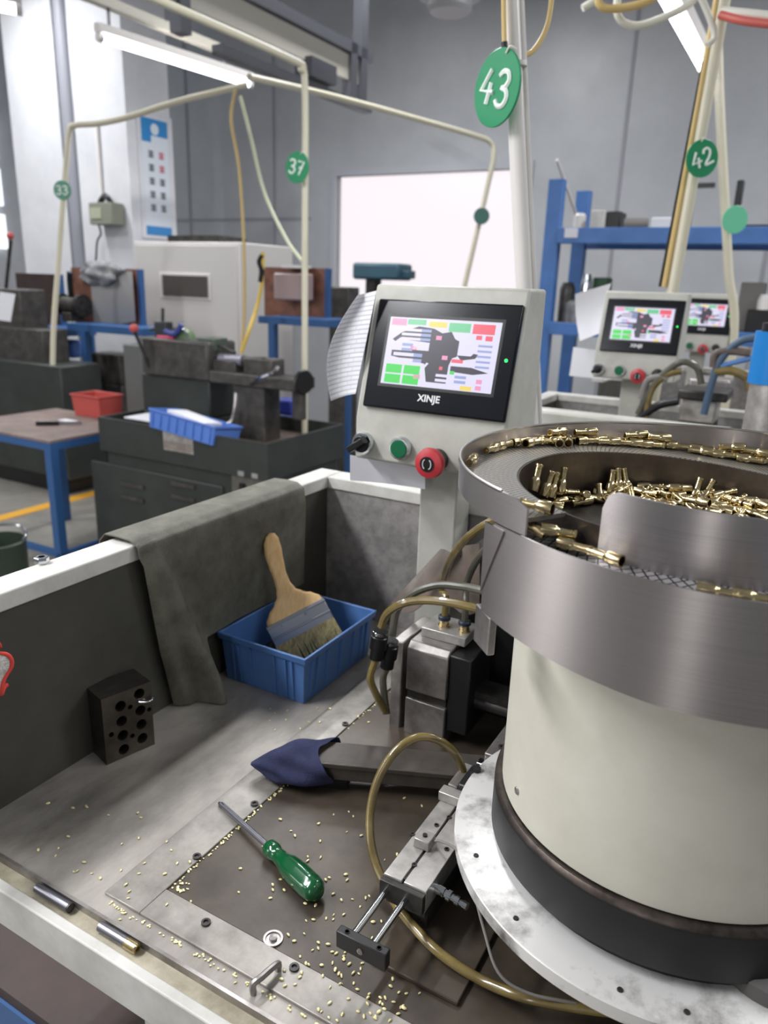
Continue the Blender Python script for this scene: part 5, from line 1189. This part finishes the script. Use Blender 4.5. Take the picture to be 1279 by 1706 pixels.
# blue table with red bin and knife
TZ = .68
tc_ = lz(82, 735, TZ); 
tt_ = thing('work_table', 'low work table with brown top and blue steel frame at left', 'table', LW(tc_.x - .5, tc_.y + .4, 0), FRA)
tw1, td0 = tc_.x, tc_.y; tw0, td1 = tw1 - .75, td0 + .62
MB(FR).box((tw0, td0, TZ - .012), (tw1, td1, TZ)).build('table_top', tblwood, tt_)
MB(FR).box((tw0, td0 + .002, TZ - .05), (tw1, td1, TZ - .012)).build('apron', bluefr, tt_)
for x_, y_ in ((tw1 - .045, td0), (tw0, td0), (tw1 - .045, td1 - .045), (tw0, td1 - .045)): MB(FR).box((x_, y_, 0), (x_ + .045, y_ + .045, TZ - .05)).build('leg', bluefr, tt_)
for a, b in (((tw0, td0 + .01, .08), (tw1, td0 + .035, .11)), ((tw1 - .03, td0, .08), (tw1 - .005, td1, .11))): MB(FR).box(a, b).build('stretcher', bluefr, tt_)
rbn = lz(150, 693, TZ); mb = MB(FR); bin_mesh(mb, rbn.x - .11, rbn.y - .04, rbn.x + .13, rbn.y + .14, TZ, TZ + .12, .015, .005)
mb.solo('storage_bin', redpl, 'red plastic bin on the brown table beside the lathe', 'bin', LW(rbn.x, rbn.y, TZ), FRA, bevel=.003)
k0, k1 = pz(60, 705, TZ + .012), pz(136, 704, TZ + .012); kn = thing('hand_file', 'black handled flat file lying on the brown table', 'file', (k0.x, k0.y, TZ))
MB().cyl(k0, k0.lerp(k1, .5), .013, n=10).build('handle', blackpl, kn); MB().cyl(k0.lerp(k1, .5), k1, .007, n=6).build('blade', shaft, kn)
mb = MB(FR); pa_ = lz(112, 701, TZ); mb.box((pa_.x - .05, pa_.y - .02, TZ + .0), (pa_.x + .05, pa_.y + .03, TZ + .002)); mb.solo('white_label', paper, 'small white paper beside the file on the brown table', 'paper', LW(pa_.x, pa_.y, TZ), FRA)
# second lathe body at far left
l2 = thing('bench_lathe', 'dark green machine body at far left behind the brown table', 'machine', LW(-4.3, 3.4, 0), FRA)
w1b = dpl(103, 650, 3.2).x; zb_ = dpl(50, 605, 3.2).z
MB(FR).box((w1b - 1.5, 3.2, 0.12), (w1b, 3.52, zb_)).build('base_cabinet', machg, l2, bevel=.01)
MB(FR).box((w1b - 1.4, 3.25, 0), (w1b - .1, 3.48, .12)).build('plinth', blackm, l2)
mb = MB(FR); pxbox(mb, -40, 545, 72, 606, 3.28, .2); mb.build('headstock', machd, l2, bevel=.01)
mb = MB(FR); pxbox(mb, -60, 480, 35, 548, 3.3, .2); mb.build('upper_slide', machd, l2, bevel=.01)
MB(FR).tube([dpl(10, 480, 3.4), dpl(14, 440, 3.4), dpl(18, 400, 3.4)], .012, n=8).build('lever', darksteel, l2)
MB(FR).sphere(dpl(17, 393, 3.4), .024).build('lever_knob', redpl, l2)
mb = MB(FR); mb.sheet(lambda u, v: dpl(0 + 26 * u - 8 * v, 486 + 4 * u + 46 * v, 3.3), 4, 4, .002); mb.solo('paper_sheet', paper, 'white paper hanging at the far left machine', 'paper', ctr(10, 530, 3.3), FRA)
mb = MB(FR); e4 = pxbox(mb, 70, 565, 118, 595, 3.9, .12); bl = mb.solo('blue_bag', bluepl2, 'crumpled blue bag behind the conduit numbered 33', 'bag', ctr(95, 595, 3.95), FRA, bevel=.03)
# machine bits behind stand
mb = MB(FR); e4 = pxbox(mb, 150, 590, 200, 640, 3.75, .2); mb.box((e4[0], 3.75, 0), (e4[1], 3.95, e4[2])); mb.solo('dark_cabinet', machd, 'dark cabinet below the stand draped with grey cloth', 'cabinet', LW((e4[0] + e4[1]) / 2, 3.85, 0), FRA, bevel=.01)
mb = MB(FR); e4 = pxbox(mb, 208, 575, 238, 690, 2.95, .1); mb.box((e4[0], 2.95, 0.0), (e4[1], 3.05, e4[2])); mb.solo('grey_column', mat('grey_green_steel', (96, 98, 96), .45), 'slim grey steel column left of the lathe headstock', 'column', LW((e4[0] + e4[1]) / 2, 3.0, 0), FRA, bevel=.006)
# green waste drum bottom left
wd = thing('waste_drum', 'dark green drum with wire handle at the left edge', 'drum', pz(2, 990, .2))
pc = pt(-8, 880, 2.9); pc.z = 0
MB().lathe([(.10, .02), (.105, .0), (.11, .38), (.113, .385), (.105, .39), (.1, .06), (0, .05)], pc, n=36, caps=False).build('drum_body', mat('drum_green', (44, 56, 46), .5), wd)
MB().tube([pc + Vector((.11 * math.cos(R(q)), .11 * math.sin(R(q)), .39 + .03 * math.sin(R(q)))) for q in range(0, 181, 20)], .006, n=8).build('wire_handle', chrome, wd)
wd.location = pc
for ch in wd.children: ch.location = (0, 0, 0)
for ch in wd.children:
    ch.data.transform(Matrix.Translation(MW[wd].translation - pc))
# step stool below the lip, bottom left
ST = .60
st_ = thing('step_stool', 'brown topped stool with blue steel frame under the front lip', 'stool', LW(-.62, .30, 0), FRA)
e0 = lz(0, 1645, ST); dn = e0.y
MB(FR).box((-1.05, dn, ST - .018), (-.458, .60, ST)).build('stool_top', dkbrown, st_)
MB(FR).box((-1.05, dn - .004, ST - .06), (-.46, dn + .03, ST - .018)).build('apron', bluefr, st_)
for x_, y_ in ((-1.05, dn), (-.50, dn), (-1.05, .55), (-.50, .55)): MB(FR).box((x_, y_, 0), (x_ + .035, y_ + .035, ST - .018)).build('leg', bluefr, st_)
pk = pz(32, 1700, .25); MB().lathe([(.07, 0), (.085, .2), (.09, .25), (.086, .25), (.06, .02), (0, .02)], (pk.x, pk.y - .02, 0), n=32, caps=False).solo('blue_bucket', mat('pale_blue_plastic', (88, 128, 186), .4), 'pale blue bucket on the floor below the stool', 'bucket', (pk.x, pk.y - .02, 0))

# ================================================================== BACKGROUND RIGHT
# teal drill head in front of the window
th_ = thing('drill_press', 'teal drill press head in front of the bright window', 'drill press', LW(dpl(620, 460, 5.0).x, 5.1, 0), FRA)
mb = MB(FR); pxbox(mb, 586, 438, 664, 466, 5.0, .22); mb.build('motor_head', tealm, th_, bevel=.02)
mb = MB(FR); pxbox(mb, 650, 450, 680, 464, 5.05, .12); mb.build('side_knob', tealm, th_, bevel=.01)
x_ = dpl(620, 466, 5.1); MB(FR).cyl((x_.x, 5.12, 0), (x_.x, 5.12, x_.z), .06, n=20).build('column', darksteel, th_)
mb = MB(FR); pxbox(mb, 556, 545, 700, 565, 4.9, .4); mb.build('table', darksteel, th_)
mb = MB(FR); e4 = pxbox(mb, 548, 478, 580, 540, 4.6, .15); mb.box((e4[0], 4.6, 0), (e4[1], 4.75, e4[2])); mb.solo('dark_machine', machd, 'dark narrow machine behind the printed sheet', 'machine', LW((e4[0] + e4[1]) / 2, 4.7, 0), FRA, bevel=.01)
# rack
DR = 4.35; DR2 = DR + .55
rk = thing('storage_rack', 'tall blue steel storage rack along the back wall at right', 'shelf', LW(dpl(1100, 400, DR).x, DR + .25, 0), FRA)
pw0, pw1 = dpl(905, 400, DR).x, dpl(929, 400, DR).x; zpt = dpl(918, 298, DR).z
wid = pw1 - pw0; pend = dpl(1420, 400, DR).x
for x_ in (pw0, pend):
    for dd in (DR, DR2): MB(FR).box((x_, dd, 0), (x_ + wid, dd + wid * .8, zpt)).build('upright', bluep, rk, bevel=.003)
levels = []
for yy0, yy1 in ((379, 406), (541, 562)):
    z1_, z0_ = dpl(1000, yy0, DR).z, dpl(1000, yy1, DR).z; levels.append(z1_)
    for dd in (DR - .01, DR2 + .02): MB(FR).box((pw1 - .002, dd, z0_), (pend, dd + .045, z1_)).build('beam', bluep, rk, bevel=.004)
    MB(FR).box((pw0 + .05, DR + .03, z1_ - .02), (pend, DR2, z1_)).build('shelf_board', mat('shelf_grey', (120, 122, 126), .5) if 'shelf_grey' not in MATS else MATS['shelf_grey'], rk)
    pb_0 = dpl(966, 385, DR)
for dd in (0.7,):
    pass
mb = MB(FR); pxbox(mb, 940, 380, 962, 396, DR - .014, .004); mb.build('shelf_label', paper, rk)
MB(FR).tube([(pw0 + .03, DR + .02, levels[0] + .35), (pw0 + .03, DR2, levels[0] + .08)], .01, n=8).build('brace', pvcw, rk)
def item(name, x0, y0, x1, level, d, dep, m, label, cat, shape='box'):
    z0 = levels[level]; a, b = dpl(x0, (y0 + 0), d), dpl(x1, y0, d); z1_ = a.z; mb = MB(FR)
    if shape == 'box': mb.box((a.x, d, z0), (b.x, d + dep, max(z1_, z0 + .02)))
    elif shape == 'cyl': mb.lathe([((b.x - a.x) / 2, 0), ((b.x - a.x) / 2, max(.03, z1_ - z0) * .85), ((b.x - a.x) / 3, max(.03, z1_ - z0))], ((a.x + b.x) / 2, d + dep / 2, z0), n=24)
    elif shape == 'lie': mb.cyl((a.x, d + .05, z0 + .03), (b.x, d + .08, z0 + .03), .03, n=18)
    return mb.solo(name, m, label, cat, LW((a.x + b.x) / 2, d + dep / 2, z0), FRA, bevel=.006 if shape == 'box' else 0)
item('white_jar', 952, 354, 972, 0, DR + .15, .12, pvcw, 'white jar at the left end of the top rack shelf', 'jar', 'cyl')
item('pale_carton', 985, 350, 1008, 0, DR + .15, .15, whitep, 'pale carton beside the jar on the top rack shelf', 'carton')
item('dark_box', 1010, 352, 1034, 0, DR + .18, .15, blackm, 'small black box right of the pale carton on the top shelf', 'box')
item('grey_roll', 1036, 368, 1075, 0, DR + .12, .15, cablem, 'grey roll lying behind the top beam of the rack', 'roll', 'lie')
item('flat_carton', 1085, 362, 1120, 0, DR + .15, .25, paper, 'flat white stack left of the slanting pole on the top shelf', 'papers')
item('black_bar', 1228, 300, 1240, 0, DR + .1, .05, blackpl, 'upright black bar standing on the top shelf at right', 'bar')
item('dark_tray', 1240, 374, 1330, 0, DR + .12, .2, darksteel, 'dark flat tray on the top shelf at the right edge', 'tray')
wbk = MB(FR); p1_, p2_ = dpl(1155, 309, DR + .3), dpl(1190, 309, DR + .3)
wbk.box((p1_.x, DR + .3, p1_.z - .012), (p2_.x, DR + .33, p1_.z + .012)); q_ = dpl(1153, 378, DR + .3); wbk.box((p1_.x - .012, DR + .3, levels[0]), (p1_.x + .012, DR + .33, p1_.z + .012)); wbk.box((p1_.x - .02, DR + .28, levels[0]), (p1_.x + .05, DR + .36, levels[0] + .02))
wbk.solo('height_gauge', blackpl, 'thin black height gauge standing behind the slanting pole', 'gauge', LW(p1_.x, DR + .31, levels[0]), FRA)
item('steel_can', 966, 456, 984, 1, DR + .1, .1, chrome, 'shiny can on the lower shelf left of the middle panel', 'can', 'cyl')
item('valve_lump', 930, 470, 955, 1, DR + .1, .1, darksteel, 'dark valve body at the left end of the lower shelf', 'valve', 'cyl')
item('green_box', 988, 462, 1014, 1, DR + .2, .1, mat('green_box', (40, 84, 52), .5), 'dark green box beside the shiny can on the lower shelf', 'box')
item('grey_bag', 940, 500, 975, 1, DR + .06, .1, ragg, 'grey bag in front of the lower shelf contents', 'bag', 'cyl')
item('grey_crate', 1235, 470, 1275, 1, DR + .1, .2, cablem, 'grey crate on the lower shelf right of the smallest panel', 'crate')
item('white_bottle', 1262, 490, 1285, 1, DR + .03, .1, pvcw, 'white bottle on the lower shelf at the right frame edge', 'bottle', 'cyl')
item('black_case', 1245, 515, 1300, 1, DR + 0.045, .1, blackm, 'black case at the front of the lower shelf at right', 'case')
# ledge and fittings of the next machine
lg = MB(FR); a_, b_ = dpl(905, 682, 1.62), dpl(1090, 697, 1.62)
lt = thing('cream_housing', 'long cream housing top just behind the far bowl rim', 'housing', LW(-.2, 1.7, ZF), FRA)
MB(FR).box((a_.x - .12, 1.62, ZF + .001), (b_.x + .15, 1.665, (a_.z + b_.z) / 2 - .004)).build('housing', creamh, lt, bevel=.008)
vb = thing('valve_block', 'grey valve block with hoses beyond the far bowl rim', 'valve block', ctr(1165, 700, 1.95), FRA)
mb = MB(FR); e4 = pxbox(mb, 1130, 665, 1192, 705, 1.95, .1); mb.build('valve_body', alu, vb, bevel=.005)
mb = MB(FR); pxbox(mb, 1128, 652, 1212, 668, 1.93, .14); mb.build('valve_cap', darksteel, vb, bevel=.004)
mb = MB(FR); pxbox(mb, 1145, 632, 1215, 655, 2.05, .1); mb.build('valve_top', steel, vb, bevel=.006)
MB(FR).box((e4[0], 1.96, ZF), (e4[1], 2.04, e4[2])).build('valve_foot', darksteel, vb)
mb = MB(FR); e5 = pxbox(mb, 1040, 690, 1130, 740, 2.0, .1); 
vs = [('dark bundle hose leaning left of the valve block', [(1062, 690), (1090, 640), (1130, 605), (1160, 612), (1168, 640)], .008, hoseG), ('amber hose bundled left of the valve block', [(1075, 695), (1085, 650), (1110, 625), (1135, 618)], .008, hoseY),
      ('grey hose bundled furthest left of the valve block', [(1068, 665), (1078, 635), (1100, 628), (1112, 632)], .008, cablem), ('black hose crossing in front of the valve block cap', [(1060, 700), (1095, 676), (1130, 668)], .010, blackpl),
      ('amber hose leaving the valve block to the right', [(1190, 618), (1220, 618), (1245, 630), (1250, 650)], .010, hoseY), ('grey blue thick hose rising steeply before the blue cylinder', [(1172, 690), (1185, 640), (1200, 600), (1230, 570), (1262, 562)], .0085, bluehose), ('blue hose running to the blue cylinder', [(1200, 610), (1230, 602), (1262, 594)], .006, mat('bright_blue_hose', (88, 130, 190), .4)),
      ('pale pink hose curve behind the grey blue hose', [(1188, 612), (1192, 590), (1215, 585), (1250, 588)], .009, leather)]
for lab, pts_, r_, m_ in vs: hose([ctr(x, y, 1.9) for x, y in pts_], r_, m_, lab)
bc = thing('blue_cylinder', 'bright blue drum with steel base at the right frame edge', 'cylinder', ctr(1300, 720, 1.6), FRA)
p = dpl(1300, 600, 1.6); r_ = abs(dpl(1250, 600, 1.6).x - p.x); zt_, zb_ = dpl(1300, 553, 1.6).z, dpl(1300, 640, 1.6).z
MB(FR).cyl((p.x, 1.6, zb_), (p.x, 1.6, zt_), r_, n=36).build('blue_shell', bluecyl, bc)
MB(FR).cyl((p.x, 1.6, zt_), (p.x, 1.6, zt_ + .015), r_ * .8, n=36).build('black_cap', blackpl, bc)
MB(FR).cyl((p.x, 1.6, ZF), (p.x, 1.6, zb_), r_ * .9, n=36).build('steel_base', alu, bc)

# ================================================================== LIGHTING
w = bpy.data.worlds.new('hall_light'); SC.world = w; w.use_nodes = True
w.node_tree.nodes['Background'].inputs[0].default_value = (0.86, 0.92, 1.0, 1); w.node_tree.nodes['Background'].inputs[1].default_value = 0.26
def lamp(wd_, dd, z, power, L=1.25, wdt=.09):  # unseen area lamps: tube rows out of frame, plus fill added for brightness
    l = bpy.data.lights.new('unseen_lamp', 'AREA'); l.shape = 'RECTANGLE'; l.size = wdt; l.size_y = L; l.energy = power; l.color = (0.97, 0.98, 1.0)
    o = bpy.data.objects.new('unseen_lamp', l); COL.objects.link(o); o.location = LW(wd_, dd, z); o.rotation_euler = (0, 0, FRA)
for dd in (-1.6, 0.2): lamp(l0.x, dd, 2.8, 36)
lamp(l0.x, 4.4, 2.8, 18)
lamp(-1.4, -0.2, 2.4, 52, 1.25, 0.22); lamp(-1.2, 1.9, 2.6, 20); lamp(0.9, 0.5, 2.6, 12)
for ww, dd, p_ in ((-5.5, 1.5, 62), (-5.8, 3.6, 60), (-2.6, 4.4, 46), (2.5, 3.0, 72), (3.4, 4.2, 60), (0.5, 4.0, 48)): lamp(ww, dd, 3.7, p_)
# unseen area lights, added for the bright stripe and fill on the steel bowl
def sidelight(az, dist, z, wd_, hg, power):
    l = bpy.data.lights.new('side_fill_light', 'AREA'); l.shape = 'RECTANGLE'; l.size = wd_; l.size_y = hg; l.energy = power; l.color = (1.0, 0.98, 0.96)
    o = bpy.data.objects.new('side_fill_light', l); COL.objects.link(o); p_ = Vector((dist * math.sin(R(az)), dist * math.cos(R(az)), z)); o.location = p_
    o.rotation_euler = (Vector((0.25, 0.5, 1.1)) - p_).to_track_quat('-Z', 'Y').to_euler()
sidelight(207, 3.6, 1.7, 0.4, 2.0, 16)
sidelight(268, 4.2, 2.2, 1.0, 1.6, 30)
